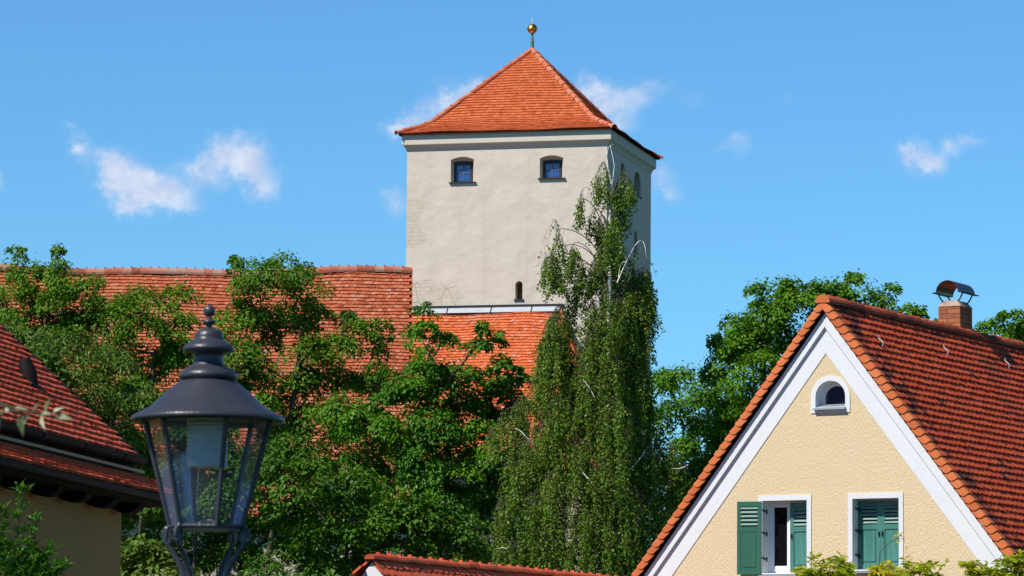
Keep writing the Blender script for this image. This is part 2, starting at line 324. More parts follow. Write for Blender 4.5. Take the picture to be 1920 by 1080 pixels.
M['green'] = mat('green_shutter', (.042, .175, .145), .5, .35, noise=[(6, .75, (.10, .27, .23), 5, .4, .7, (4, 4, .25)), (18, .25, (.018, .09, .07), 4, .5, .8, (4, 4, .2))])
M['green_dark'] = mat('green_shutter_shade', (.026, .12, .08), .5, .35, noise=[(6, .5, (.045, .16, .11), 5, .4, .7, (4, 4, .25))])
M['louvre'] = mat('faded_louvre', (.22, .34, .29), .6, .3, noise=[(9, .5, (.12, .24, .2), 4, .4, .7, I3)])
M['iron'] = mat('black_iron', (.012, .012, .014), .5, .4)
M['brick'] = brick_mat('chimney_brick')
M['mortar'] = mat('mortar_cap', (.42, .30, .22), .95, .1, noise=[(6, .7, (.18, .09, .06), 5, .45, .7, I3)])
M['hood'] = mat('copper_hood', (.03, .03, .04), .35, .6, metal=.25, noise=[(5, .6, (.12, .05, .03), 4, .45, .75, I3)])
M['galv'] = mat('galvanised', (.5, .48, .48), .5, .5, metal=.3)
M['ochre'] = mat('ochre_render', (.50, .245, .10), .95, .08, noise=[(.8, .35, (.36, .20, .11), 5, .4, .75, (1, 1, .4)), (30, .2, (.34, .18, .09), 3, .5, .75, (1, 1, .3))], bump=[(30, .01, 3, (1, 1, .4))])
M['dark_wood'] = mat('dark_wood', (.014, .009, .007), .85, .1)
M['gutter'] = mat('dark_gutter', (.012, .010, .010), .7, .12)
M['batten'] = mat('pale_flashing', (.42, .24, .12), .6, .3)
M['beige_wall'] = mat('beige_castle_render', (.52, .44, .33), .95, .08, noise=[(.5, .4, (.4, .33, .25), 5, .4, .75, I3)], bump=[(3, .02, 4, I3)])
M['lamp'] = mat('lamp_paint', (.031, .034, .047), .36, .5, noise=[(40, .28, (.10, .11, .14), 4, .58, .8, I3), (5, .35, (.05, .052, .066), 4, .4, .7, I3)], bump=[(120, .0015, 2, I3)])
M['opal'] = mat('ribbed_lamp_glass', (.66, .66, .67), .22, .6, noise=[(6, .5, (.45, .45, .47), 3, .35, .7, (1, 1, 3))])
M['lamp_glass'] = glass_mat('lantern_glass', (.84, .88, .92), .0, .12)
M['bark'] = mat('grey_bark', (.07, .055, .04), .95, .1, noise=[(5, .6, (.14, .12, .09), 5, .4, .7, (1, 1, .3))], bump=[(10, .03, 4, (1, 1, .2))])
M['birch_bark'] = mat('birch_bark', (.74, .71, .66), .85, .15, noise=[(3.5, .9, (.07, .055, .05), 5, .56, .66, (1, 1, 2.5))])
M['twig'] = mat('birch_twig', (.10, .085, .06), .9, .1)
M['maple'] = leaf_mat('maple_leaf', [(.024,.092,.003),(.042,.148,.004),(.070,.198,.005),(.125,.26,.008)], transl=.15)
M['shade_painted'] = leaf_mat('shade_painted_leaf', [(.019,.065,.003),(.035,.108,.004),(.057,.145,.005),(.10,.205,.008)], transl=.12)  # leaf green darkened so the shade on the lower trees is in the colour
M['ash'] = leaf_mat('ash_leaf', [(.038,.110,.005),(.066,.172,.006),(.10,.22,.008),(.17,.28,.012)])
M['walnut'] = leaf_mat('walnut_leaf', [(.045,.100,.010),(.078,.150,.014),(.11,.19,.022),(.18,.25,.05)], gloss=.28)
M['lime'] = leaf_mat('lime_leaf', [(.040,.120,.005),(.066,.185,.006),(.10,.235,.008),(.15,.29,.012)])
M['birch'] = leaf_mat('birch_leaf', [(.055,.125,.010),(.10,.19,.014),(.15,.245,.022),(.26,.34,.07)], gloss=.25)
M['shrub'] = leaf_mat('shrub_leaf', [(.04,.13,.012),(.065,.19,.016),(.10,.25,.025)], gloss=.22)
M['vine'] = leaf_mat('climber_leaf', [(.14,.24,.010),(.26,.36,.018),(.42,.46,.03),(.62,.56,.06)], gloss=.35, transl=.4)
M['pale_leaf'] = leaf_mat('pale_leaf', [(.10,.15,.05),(.24,.28,.14),(.5,.52,.34)], gloss=.2)

# ------------------------------------------------------------------ ground
g = MB(); n_ = 40
xs = np.linspace(-4000, 4000, n_); ys = np.linspace(-1500, 9000, n_); XX, YY = np.meshgrid(xs, ys)
g.add(np.stack([XX, YY, np.zeros_like(XX)], -1).reshape(-1, 3), [[j*n_+i, j*n_+i+1, (j+1)*n_+i+1, (j+1)*n_+i] for j in range(n_-1) for i in range(n_-1)])
tag(g.build('ground', M['ground']), kind='structure')

# ------------------------------------------------------------------ roof tiles
def tiles(mb, O, X, Y, prof, u0f, u1f, w=.18, g=.155, th=.018, arc=5, jit=1., top=0., flat=.72, wave=None, lichen=None):
    """plain tiles in rows. prof = [(distance along slope, outward, up)] measured from the top; Y outward, X along the eave"""
    O = np.asarray(O, float); X = np.asarray(X, float); Y = np.asarray(Y, float); Z = np.array([0, 0, 1.])
    prof = np.asarray(prof, float); Ltot = prof[-1, 0]
    nr = int((Ltot-top)/g)
    a = np.linspace(0, np.pi, arc)
    low = np.stack([np.concatenate([[-.5], -np.cos(a)*.5, [.5]]), np.concatenate([[-.35], flat+(1-flat)*np.sin(a), [-.35]])], -1)
    k = len(low); US = []; SS = []
    for r in range(nr):
        s = Ltot-(r+1)*g
        sm = s+g*.5; u0, u1 = u0f(sm), u1f(sm)
        if u1-u0 < w*.3: continue
        n = int(math.ceil((u1-u0)/w))+1
        us = np.arange(n)*w+math.floor(u0/w)*w+(w/2 if r % 2 else 0)+w/2
        us = us[(us > u0+w*.05) & (us < u1-w*.05)]
        US.append(us); SS.append(np.full(len(us), s))
    u = np.concatenate(US); s = np.concatenate(SS); m = len(u)
    u = u+rng.normal(0, .004*jit, m); dz = rng.normal(0, .0025*jit, m); ds = rng.normal(0, .005*jit, m); rot = rng.normal(0, .02*jit, m); tlt = rng.normal(0, .006*jit, m)
    tint = np.clip(rng.normal(.5, .25, m), 0, 1)
    if lichen is not None: tint = np.where(rng.random(m) < lichen(u, s), rng.random(m)*.2, .35+.65*tint)
    lx = low[:, 0]*w*.97; ly = low[:, 1]*g
    uu = u[:, None]+lx[None]-ly[None]*rot[:, None]; ss = s[:, None]+ds[:, None]+ly[None]+lx[None]*rot[:, None]
    yy = np.interp(ss, prof[:, 0], prof[:, 1]); zz = np.interp(ss, prof[:, 0], prof[:, 2])
    over = np.maximum(ss-Ltot, 0); mid = np.clip(ss, 0, Ltot-1e-6)
    i = np.clip(np.searchsorted(prof[:, 0], mid, side='right')-1, 0, len(prof)-2)
    ty = (prof[i+1, 1]-prof[i, 1])/(prof[i+1, 0]-prof[i, 0]); tz = (prof[i+1, 2]-prof[i, 2])/(prof[i+1, 0]-prof[i, 0])
    yy = yy+over*ty; zz = zz+over*tz; ny, nz = -tz, ty
    h = th*(1.0+1.3*ly[None]/g)+dz[:, None]+tlt[:, None]*lx[None]/w
    if wave is not None: h = h+wave(uu, ss)
    def P(hh): return O+X*uu[..., None]+Y*(yy+ny*hh)[..., None]+Z*(zz+nz*hh)[..., None]
    T = P(h); B = P(h-th*1.5)
    V = np.concatenate([T, B], 1).reshape(-1, 3); base = np.arange(m)[:, None]*2*k
    # facing: make sure top normal points out
    n0 = np.cross(T[0, 1]-T[0, 0], T[0, 2]-T[0, 0]); out = Y*ny[0, 0]+Z*nz[0, 0]; order = np.arange(k) if np.dot(n0, out) > 0 else np.arange(k)[::-1]
    mb.add(V, base+order[None], tint); off = mb.n-len(V)
    q = np.array([[j, j+1, k+j+1, k+j] for j in range(k-1)])
    mb.G.append(((base[:, :, None]+q[None]).reshape(-1, 4)+off, np.repeat(tint, len(q))))
def planar(L, th): return [(0, 0, 0), (L, L*math.cos(th), -L*math.sin(th))]
def ridge_tiles(mb, A, B, r=.11, step=.33, n=9, squash=.8, bumpy=0., up=None, sag=None):
    A = np.asarray(A, float); B = np.asarray(B, float); d = B-A; Lg = np.linalg.norm(d); d /= Lg
    side = np.cross(d, [0, 0, 1.]); side /= np.linalg.norm(side); upv = np.cross(side, d) if up is None else np.asarray(up, float)
    k = max(1, int(round(Lg/step))); a = np.linspace(-.08*np.pi, 1.08*np.pi, n)
    for i in range(k):
        p0 = A+d*(Lg*i/k); p1 = A+d*(Lg*(i+1)/k+.04)
        if sag: p0 = p0+np.array([0, 0, sag(i/k)]); p1 = p1+np.array([0, 0, sag((i+1)/k)])
        r0 = r*.90; r1 = r*1.14; j = rng.normal(0, .006, 3)
        def ring(p, rr): return p+j+np.outer(np.cos(a), side)*rr+np.outer(np.sin(a), upv)*rr*squash
        R0, R1 = ring(p0, r0), ring(p1, r1); t = np.clip(rng.normal(.5, .28), 0, 1)
        mb.strip(R0, R1, tint=t); mb.strip(R1, ring(p1-d*.001, r1-.02), tint=t); mb.poly(R0[::-1], tint=t)
        if bumpy: # mortar knob at the joint
            c = ring(p1, r1*1.02+bumpy)[n//2+1]; 
            mb.box(-.02, .02, -.03, .03, -.03, .03, np.vstack([np.column_stack([d, side, upv, c]), [0, 0, 0, 1]]), tint=t)

# ------------------------------------------------------------------ tower
TA, TW, TX, TY = .2467, 8.854, 4.0164, 170.
ZT, ZE = 26.55, 27.38
tower = empty('castle_tower', (TX, TY, 0), -TA)
tag(tower, 'tall pale plastered square tower with orange pyramid roof and gilded ball', 'tower')
def tower_local(px, py, off=0.):
    n = np.array([-math.sin(TA), -math.cos(TA), 0]); P0 = np.array([TX, TY, 0])+n*off
    P = on_plane(px, py, P0, n)-np.array([TX, TY, 0]); g_ = np.array([math.cos(TA), -math.sin(TA), 0])
    return float(np.dot(P, g_)), float(P[2])
def tower_side_local(px, py):
    n = np.array([math.cos(TA), -math.sin(TA), 0]); P = on_plane(px, py, (TX, TY, 0), n)-np.array([TX, TY, 0])
    return float(np.dot(P, np.array([math.sin(TA), math.cos(TA), 0]))), float(P[2])
def arch_loop(x0, x1, z0, z1, rise, n=9):
    """opening with segmental arch top; z1 = crown"""
    w = (x1-x0)/2; cx = (x0+x1)/2
    if rise >= w-1e-6: r = w; a = np.linspace(0, np.pi, n); top = [(cx+r*math.cos(t), z1-r+r*math.sin(t)) for t in a]
    else:
        r = (w*w+rise*rise)/(2*rise); al = math.asin(w/r); a = np.linspace(al, -al, n); top = [(cx+r*math.sin(t), z1-r+r*math.cos(t)) for t in a]
    return [(x0, z0), (x1, z0)]+top          # counter-clockwise
def scale_loop(lp, dx0, dx1, dz0, dz1):
    a = np.array(lp); x0, x1, z0, z1 = a[:, 0].min(), a[:, 0].max(), a[:, 1].min(), a[:, 1].max()
    return [((x-x0)/(x1-x0)*((x1-dx1)-(x0+dx0))+x0+dx0, (z-z0)/(z1-z0)*((z1-dz1)-(z0+dz0))+z0+dz0) for x, z in lp]
wall = MB(); front_holes = []; side_holes = []
fw = []
for (xa, xb, yt, yb) in ((845, 888.5, 294, 342), (1012, 1056, 291, 334.5)):
    x0, zb = tower_local(xa, yb); x1, _ = tower_local(xb, yb); _, zt = tower_local((xa+xb)/2, yt)
    fw.append((x0, x1, zb, zt)); front_holes.append(arch_loop(x0, x1, zb, zt, .13))
x0, zb = tower_local(966, 561); x1, _ = tower_local(979.5, 561); _, zt = tower_local(972, 527); slit = (x0, x1, zb, zt); front_holes.append(arch_loop(x0, x1, zb, zt, (x1-x0)/2))
sw = []
for (xa, xb, yt, yb) in ((1189, 1201, 322, 366), (1164, 1170, 417, 466), (1188.5, 1195, 433, 482), (1163.5, 1172, 305, 352)):
    y0, zb = tower_side_local(xa, yb-3); y1, _ = tower_side_local(xb, yb); _, zt = tower_side_local((xa+xb)/2, yt)
    y1 = max(y1, y0+.45); sw.append((y0, y1, zb, zt)); side_holes.append(arch_loop(y0, y1, zb, zt, min(.4, (y1-y0)/2)))
ZT = 27.1
V, F = holed([(-TW, 0), (0, 0), (0, ZT), (-TW, ZT)], front_holes)
wall.add(np.column_stack([V[:, 0], np.zeros(len(V)), V[:, 1]]), F)
V, F = holed([(0, 0), (TW, 0), (TW, ZT), (0, ZT)], side_holes)
wall.add(np.column_stack([np.zeros(len(V)), V[:, 0], V[:, 1]]), F)
wall.add([(0, TW, 0), (-TW, TW, 0), (-TW, TW, ZT), (0, TW, ZT)], [0, 1, 2, 3]); wall.add([(-TW, TW, 0), (-TW, 0, 0), (-TW, 0, ZT), (-TW, TW, ZT)], [0, 1, 2, 3])
wall.build('wall', M['tower_wall'], tower)
def window_frame_bars(mb, x0, x1, z0, z1, y, bar, depth, nx, nz, thin):
    mb.box(x0, x0+bar, y-depth, y, z0, z1); mb.box(x1-bar, x1, y-depth, y, z0, z1)
    mb.box(x0+bar, x1-bar, y-depth, y, z1-bar, z1); mb.box(x0+bar, x1-bar, y-depth, y, z0, z0+bar)
for (x0, x1, zb, zt), hl in zip(fw, front_holes):
    win = MB(); d = .42
    inner = arch_loop(x0+.06, x1-.16, zb, zt-.16, .03)
    A = np.array([(x, 0, z) for x, z in hl]); B = np.array([(x, d, z) for x, z in inner])
    win.strip(B, A, closed=True); w_ = win.build('window', M['jamb'], tower)
    ix = [p[0] for p in inner]; iz = [p[1] for p in inner]; a, b, c0, c1 = min(ix)+.02, max(ix)-.01, min(iz)+.02, max(iz)-.07
    fr = MB(); window_frame_bars(fr, a, b, c0, c1, d-.02, .085, .07, 2, 2, .03)
    fr.box(a-.03, a, d-.06, d-.004, c0-.03, c1+.09); fr.box(a, b, d-.06, d-.004, c1, c1+.09)
    fr.build('frame', M['blue_frame'], w_)
    gl = MB(); gl.box(a+.08, b-.08, d-.05, d-.03, c0+.08, c1-.08); gl.build('pane', M['pane_blue'], w_)
    mu = MB(); cx = (a+b)/2; cz = (c0+c1)/2
    mu.box(cx-.022, cx+.022, d-.075, d-.052, c0+.086, c1-.086); mu.box(a+.086, cx-.022, d-.075, d-.052, cz-.02, cz+.02); mu.box(cx+.022, b-.086, d-.075, d-.052, cz-.02, cz+.02)
    mu.build('muntin', M['grey_muntin'], w_)
    bk = MB(); bk.box(a-.5, b+.5, d+.002, d+.05, c0-.5, c1+.5); bk.build('backing', M['dark_room'], w_)
    si = MB(); si.box(x0-.07, x1+.10, -.09, d-.1, zb-.03, zb-.004); si.box(x0-.07, x1+.10, -.10, -.09, zb-.045, zb-.004); si.build('sill', M['dark_metal'], w_)
x0, x1, zb, zt = slit; lh = front_holes[2]; win = MB(); inner = scale_loop(lh, .0, .02, .0, .02)
win.strip(np.array([(x, .35, z) for x, z in inner]), np.array([(x, 0, z) for x, z in lh]), closed=True); w_ = win.build('loophole', M['jamb'], tower)
bk = MB(); bk.box(x0-.1, x1+.1, .352, .4, zb-.1, zt+.1); bk.build('backing', mat('slit_brick', (.13, .08, .05), .95, .1, noise=[(9, .6, (.03, .02, .015), 4, .4, .6, I3)]), w_)
si = MB(); si.box(x0-.05, x1+.06, -.06, .2, zb-.07, zb-.003); si.build('sill', M['dark_metal'], w_)
for (y0, y1, zb, zt), hl in zip(sw, side_holes):
    win = MB(); d = .4; A = np.array([(0, y, z) for y, z in hl]); B = np.array([(-d, y, z) for y, z in hl]); win.strip(B, A, closed=True)
    w_ = win.build('loophole', M['jamb'], tower)
    bk = MB(); bk.box(-d-.05, -d-.002, y0-.2, y1+.2, zb-.2, zt+.2); bk.build('backing', M['dark_room'], w_)
    si = MB(); si.box(-.2, .07, y0-.05, y1+.05, zb-.06, zb-.003); si.build('sill', M['dark_metal'], w_)
# cornice: moulded ring
FB = 26.85
co = MB(); prof = [(0.0, FB-.24), (.03, FB-.24), (.035, FB-.19), (.06, FB-.13), (.11, FB-.06), (.15, FB-.02), (.175, FB-.012), (.19, FB), (.195, FB+.03), (.19, ZE-.10), (-.2, ZE-.10)]
rings = [np.array([(-TW-e, -e, z), (e, -e, z), (e, TW+e, z), (-TW-e, TW+e, z)]) for e, z in prof]
for a, b in zip(rings[:-1], rings[1:]): co.strip(a, b, closed=True)
co.build('cornice', M['cornice'], tower)
# bell-cast pyramid roof
apex = at(1001, 92, TY+TW*.5*(math.cos(TA)+math.sin(TA)))
ov = .36; half = TW/2+ov; ZA = float(apex[2])
cxy = np.array([-TW/2, TW/2, 0])
rp = [(0., ZA-.05)]                                  # (horizontal from apex, z)
ze = ZE-.06
knee = half*.74; zk = ze+(half-knee)*math.tan(R_(28)); 
hs = [0, knee, knee+(half-knee)*.35, half]; k1 = zk; 
zs = [ZA-.05, k1, k1-(hs[2]-hs[1])*math.tan(R_(33)), ze]
rp = []; s_ = 0
for i, (h_, z_) in enumerate(zip(hs, zs)):
    if i: s_ += math.hypot(h_-hs[i-1], z_-zs[i-1])
    rp.append((s_, h_, z_))
roof = MB(); rpa = np.array(rp)
hf = lambda s: float(np.interp(s, rpa[:, 0], rpa[:, 1]))
wv = lambda u, s: .02*np.sin(u*.9+s*.6)+.012*np.sin(u*2.3-s*1.7)
for X, Y in (((1, 0, 0), (0, -1, 0)), ((0, 1, 0), (1, 0, 0)), ((-1, 0, 0), (0, 1, 0)), ((0, -1, 0), (-1, 0, 0))):
    tiles(roof, cxy, X, Y, rp, lambda s: -hf(s), lambda s: hf(s), w=.18, g=.19, th=.026, arc=4, flat=.97, jit=.6, top=.1, wave=wv)
rg = [np.array([(cxy[0]-h_+.02, cxy[1]-h_+.02, z_-.04), (cxy[0]+h_-.02, cxy[1]-h_+.02, z_-.04), (cxy[0]+h_-.02, cxy[1]+h_-.02, z_-.04), (cxy[0]-h_+.02, cxy[1]+h_-.02, z_-.04)]) for _, h_, z_ in rp]
for a, b in zip(rg[:-1], rg[1:]): roof.strip(b, a, closed=True, tint=0.)
rf = roof.build('roof', M['tower_tile'], tower)
sf = MB(); e1 = [np.array([(-TW-e, -e, z), (e, -e, z), (e, TW+e, z), (-TW-e, TW+e, z)]) for e, z in ((ov-.02, ze-.045), (.10, ze-.03))]
sf.strip(e1[0], e1[1], closed=True); sf.build('soffit', M['dark_wood'], rf)
hp = MB()
for sx, sy in ((-1, -1), (1, -1), (1, 1), (-1, 1)):
    for (s0, h0, z0), (s1, h1, z1) in zip(rp[:-1], rp[1:]):
        ridge_tiles(hp, cxy+np.array([sx*h0, sy*h0, z0+.02]), cxy+np.array([sx*h1, sy*h1, z1+.02]), r=.125, step=.40, n=9, squash=.95)
hp.build('hip_tiles', mat('hip_tile', (.5, .14, .06), .9, .1, attr=[(.40,.09,.04),(.52,.15,.08),(.50,.2,.13)]), rf)
m_ = mpx(174.5)
fi = MB(); z0 = ZA-.02; sc = m_
fi.lathe([(.0, z0-.05), (.15, z0-.05), (.13, z0+.02), (.09, z0+.05), (.08, z0+.25), (.055, z0+30*sc), (.0, z0+30*sc)], cxy[0], cxy[1], 14); f_ = fi.build('finial', M['copper'], tower, smooth=True)
ba = MB(); zc = z0+40*sc; r = 9.6*sc; an = np.linspace(-np.pi/2, np.pi/2, 15); ba.lathe([(max(0, r*math.cos(t)), zc+r*math.sin(t)) for t in an], cxy[0], cxy[1], 24)
ba.lathe([(r*.97, zc-.035), (r*1.07, zc-.03), (r*1.07, zc+.03), (r*.97, zc+.035)], cxy[0], cxy[1], 24); ba.build('ball', M['gold'], f_, smooth=True)
sp = MB(); sp.lathe([(.03, zc+r*.95), (.022, zc+r+5*sc), (.004, zc+r+13*sc), (0, zc+r+13*sc)], cxy[0], cxy[1], 8); sp.build('spike', M['galv'], f_, smooth=True)
cp_ = MB(); cp_.lathe([(.0, ZA+.03), (.10, ZA+.02), (.15, ZA-.05), (.18, ZA-.12)], cxy[0], cxy[1], 12); cp_.build('mortar_collar', M['white'], f_)

# ------------------------------------------------------------------ annex leaning on the tower's foot
annex = empty('annex_building', (TX, TY, 0), -TA)
tag(annex, 'low annex with patched orange lean-to roof and zinc flashing against the tower foot', 'building')
ul, zt_ = tower_local(770, 584, .05); ur, zr_ = tower_local(1050, 581, .05); ztop = (zt_+zr_)/2
TH_A = R_(52); LA = 9.2
px_h = (1078-1050)*mpx(168); pv = (622-580)*mpx(168)
hipx = px_h/pv*math.tan(TH_A)       # sideways run of the hip per metre outwards
hk = .6
ro = MB(); rise = math.sin(TH_A)
tiles(ro, (0, -.05, ztop), (1, 0, 0), (0, -1, 0), planar(LA, TH_A), lambda s: ul-1.0, lambda s: ur+s*math.cos(TH_A)*hk, w=.18, g=.165, th=.03, arc=4, flat=.95, top=.02, jit=1.4, wave=lambda u, s: .045*np.sin(u*1.3+s*.8)+.015*np.sin(u*3.1-s*1.1))
Lh = LA*math.cos(TH_A); Lz = LA*math.sin(TH_A)
ro.poly([(ul-1, -.05, ztop-.03), (ul-1, -.05-Lh, ztop-Lz-.03), (ur+Lh*hk, -.05-Lh, ztop-Lz-.03), (ur, -.05, ztop-.03)], tint=0.)
ro.poly([(ur, -.05, ztop-.03), (ur+Lh*hk, -.05-Lh, ztop-Lz-.03), (ur+Lh*hk, -.05, ztop-Lz-.03)], tint=.3)
ar = ro.build('roof', M['annex_tile'], annex)
hp = MB(); ridge_tiles(hp, (ur, -.06, ztop+.03), (ur+Lh*hk, -.05-Lh, ztop-Lz+.03), r=.1, step=.35, n=7); hp.build('hip_tiles', M['annex_tile'], ar)
fl = MB(); sl_ = np.array([0, -math.cos(TH_A), -math.sin(TH_A)]); nn = np.array([0, -math.sin(TH_A), math.cos(TH_A)])
seam = [ul-1.0] + [tower_local(x, 580, .05)[0] for x in (840, 922, 998)] + [ur+.05]
for a, b in zip(seam[:-1], seam[1:]):
    p = np.array([0, -.06, ztop+.10])
    fl.extrude([p+nn*.03+np.array([a+.012, 0, 0]), p+nn*.03+np.array([b-.012, 0, 0]), p+nn*.05+sl_*.30+np.array([b-.012, 0, 0]), p+nn*.05+sl_*.30+np.array([a+.012, 0, 0])], nn*.012)
fl.build('flashing', M['zinc'], ar)
fb = MB(); fb.box(seam[0], seam[-1]+.1, -.085, -.004, ztop+.13, ztop+.24)
for x in seam[1:]:
    p = np.array([x, -.06, ztop+.10]); fb.tube([p+nn*.06, p+nn*.08+sl_*.34], .022, 5)
fb.build('flashing_bar', M['dark_metal'], ar)
aw = MB(); aw.box(ul-1, ur+Lh*hk-.3, -Lh+.25, -.004, 0, ztop-Lz-.06); aw.build('wall', M['beige_wall'], annex)

# ------------------------------------------------------------------ castle wing with the long roof
CA = R_(-2.0); CD = 161.
P = at(772, 503, CD); wing = empty('castle_wing', (P[0], P[1], 0), -CA); ZR = float(P[2])
tag(wing, 'long castle wing with weathered red plain-tile roof left of the tower', 'building')
TH_C = R_(56); LC = 12.5; LW = 30.
sagf = lambda t: .16*np.sin(np.clip(t, 0, 1)*np.pi*1.0)*0+.10*np.cos(np.clip(t,0,1)*9)+.06*np.sin(np.clip(t,0,1)*23)
wave = lambda u, s: .6*(.10*np.cos(-u/LW*9)+.06*np.sin(-u/LW*23)-.1)*np.exp(-s/6)+.02*np.sin(u*2.1+s*.9)
ro = MB()
tiles(ro, (0, 0, ZR-.12), (1, 0, 0), (0, -1, 0), planar(LC, TH_C), lambda s: -LW, lambda s: .0, w=.18, g=.175, th=.034, arc=4, top=.02, jit=1.2, wave=wave, flat=.96)
ch, cz = LC*math.cos(TH_C), LC*math.sin(TH_C)
ro.poly([(-LW, 0, ZR-.28), (-LW, -ch, ZR-cz-.25), (.0, -ch, ZR-cz-.25), (.0, 0, ZR-.28)], tint=0.)
ro.poly([(0, 0.03, ZR-.2), (0, ch, ZR-cz-.2), (-LW, ch, ZR-cz-.2), (-LW, 0.03, ZR-.2)], tint=.4)
ro.extrude([(0, -.02, ZR-.22), (0, -ch, ZR-cz-.22), (0, -ch, ZR-cz-.06), (0, -.02, ZR-.03)], (.03, 0, 0), tint=.1)
wr = ro.build('roof', M['castle_tile'], wing)
rt = MB(); ridge_tiles(rt, (0.02, 0, ZR-.17), (-LW, 0, ZR-.17), r=.21, step=.36, n=9, squash=1.0, bumpy=.01, sag=lambda t: .10*math.cos(t*9)+.06*math.sin(t*23)-.1*math.cos(0))
rt.build('ridge_tiles', mat('wing_ridge', (.4, .12, .06), .9, .1, attr=[(.30,.08,.045),(.44,.13,.075),(.46,.19,.13),(.42,.26,.2)], noise=[(6, .5, (.3,.22,.17), 4, .5, .7, I3)]), wr)
ww = MB(); ww.box(-LW+.1, -.15, -ch+.5, ch-.5, 0, ZR-cz-.1)
ww.extrude([(-.15, -ch+.5, ZR-cz-.1), (-.15, ch-.5, ZR-cz-.1), (-.15, 0, ZR-.75)], (-.3, 0, 0)); ww.build('wall', M['beige_wall'], wing)

# ------------------------------------------------------------------ gable houses
def gable_house(name, loc, rz, th, half, length, label, cat, wallmat, holes=(), overhang=.06, z_apex=8.745, band=.30, gauge=.16, scales=True):
    """local x along the gable, y to the back, apex of the white verge board at x=0, z=z_apex"""
    root = empty(name, loc, rz); tag(root, label, cat)
    H = z_apex; t = math.tan(th); sn, cs = math.sin(th), math.cos(th)
    ze_ = H-half*t
    wall = MB(); wa = H-.12/cs                        # wall top hidden behind boards
    V, F = holed([(-half+.3, 0), (half-.3, 0), (half-.3, wa-(half-.3)*t), (0, wa), (-half+.3, wa-(half-.3)*t)], holes)
    wall.add(np.column_stack([V[:, 0], np.zeros(len(V)), V[:, 1]]), F)
    for sx in (1, -1):
        q = [(sx*(half-.3), 0, 0), (sx*(half-.3), length, 0), (sx*(half-.3), length, wa-(half-.3)*t), (sx*(half-.3), 0, wa-(half-.3)*t)]
        wall.poly(q if sx > 0 else q[::-1])
    wall.poly([(half-.3, length, 0), (-half+.3, length, 0), (-half+.3, length, wa-(half-.3)*t), (0, length, wa), (half-.3, length, wa-(half-.3)*t)])
    w = wall.build('wall', wallmat, root)
    # painted band on the wall and projecting verge board, one piece for both slopes
    def chev(d0, d1):   # outlines between perpendicular offsets d0,d1 below the board's top line
        a0, a1 = H-d0/cs, H-d1/cs; e = half+.1
        return [(0, a0), (-e, a0-e*t), (-e, a1-e*t), (0, a1), (e, a1-e*t), (e, a0-e*t)]
    bd = MB(); c_ = chev(.10, .11+band); bd.extrude([(x, -.012, z) for x, z in c_][::-1], (0, .010, 0)); bd.build('painted_band', M['white'], root)
    vb = MB(); c_ = chev(0, .135); vb.extrude([(x, -overhang, z) for x, z in c_][::-1], (0, overhang-.013, 0))
    c_ = chev(.1355, .15); vb.extrude([(x, -.04, z) for x, z in c_][::-1], (0, .026, 0))
    vb.build('verge_board', M['white'], root)
    # roof
    ro = MB(); LL = (half+.35)/cs; zr = H+(.13 if scales else .05)/cs; yo = -overhang-.06; tg_ = .16 if scales else .0
    for X, Y in (((0, 1, 0), (1, 0, 0)), ((0, -1, 0), (-1, 0, 0))):
        if X[1] > 0: tiles(ro, (0, 0, zr), X, Y, planar(LL, th), lambda s: yo+tg_, lambda s: length+.2, w=.20, g=gauge, th=.027 if scales else .013, arc=7, top=.05, jit=.9, flat=.5, lichen=lambda u, s: np.clip(.75-(u-yo)*.55, .012, .75 if scales else .1)*(.4+.6*(np.sin(u*3+s*2.1)*np.sin(s*3.7-u) > -.2)))
        else: tiles(ro, (0, 0, zr), X, Y, planar(LL, th), lambda s: -length-.2, lambda s: -yo-tg_, w=.20, g=gauge, th=.026, arc=5, top=.05, jit=.9, lichen=lambda u, s: np.full(len(u), .02))
    e = half+.3
    ro.poly([(0, yo+.05, zr-.03), (e, yo+.05, zr-.03-e*t), (e, length+.2, zr-.03-e*t), (0, length+.2, zr-.03)], tint=0.)
    ro.poly([(0, yo+.05, zr-.03), (0, length+.2, zr-.03), (-e, length+.2, zr-.03-e*t), (-e, yo+.05, zr-.03-e*t)], tint=0.)
    rf = ro.build('roof', M['house_tile'] if scales else M['left_tile'], root)
    # verge tiles: overlapping rounded scales, each folded over the gable edge
    vt = MB(); n = int(LL/gauge) if scales else 0
    for sx in (1, -1):
        for k in range(n):
            s0 = .06+k*gauge; tn = np.clip(rng.normal(.5, .28), 0, 1); j = rng.normal(0, .004)
            dn = np.array([sx*cs, 0, -sn]); no = np.array([sx*sn, 0, cs]); o0 = np.array([0, 0, zr])
            rows = []
            for f_, (l, lift) in enumerate(((-.10, .0), (.55, .012), (.85, .018), (1.0, .02))):
                ring = []
                for (yy, nn_, pull) in ((.20, .026, 0), (.05, .036, .0), (.01, .032, .0), (-.018, .008, .02), (-.024, -.045, .0), (-.024, -.075, -.10), (-.022, -.10, -.34)):
                    ring.append(o0+dn*(s0+gauge*1.06*(l+(pull if l > .5 else 0)*l)+j)+no*(nn_+lift)+np.array([0, yo+yy-lift*.9, 0]))
                rows.append(np.array(ring))
            for a, b in zip(rows[:-1], rows[1:]): vt.strip(a, b, tint=tn) if sx > 0 else vt.strip(b, a, tint=tn)
            inn = rows[-1]-no*.02+np.array([0, .016, 0]); vt.strip(rows[-1], inn, tint=tn)
            for row_a, row_b in zip(rows[:-1], rows[1:]):     # thickness at the hanging edge
                vt.strip(np.array([row_a[-1], row_b[-1]]), np.array([row_a[-1], row_b[-1]])+np.array([0, .02, 0]), tint=tn)
    if scales: vt.build('verge_tiles', M['verge_tile'], rf, smooth=False)
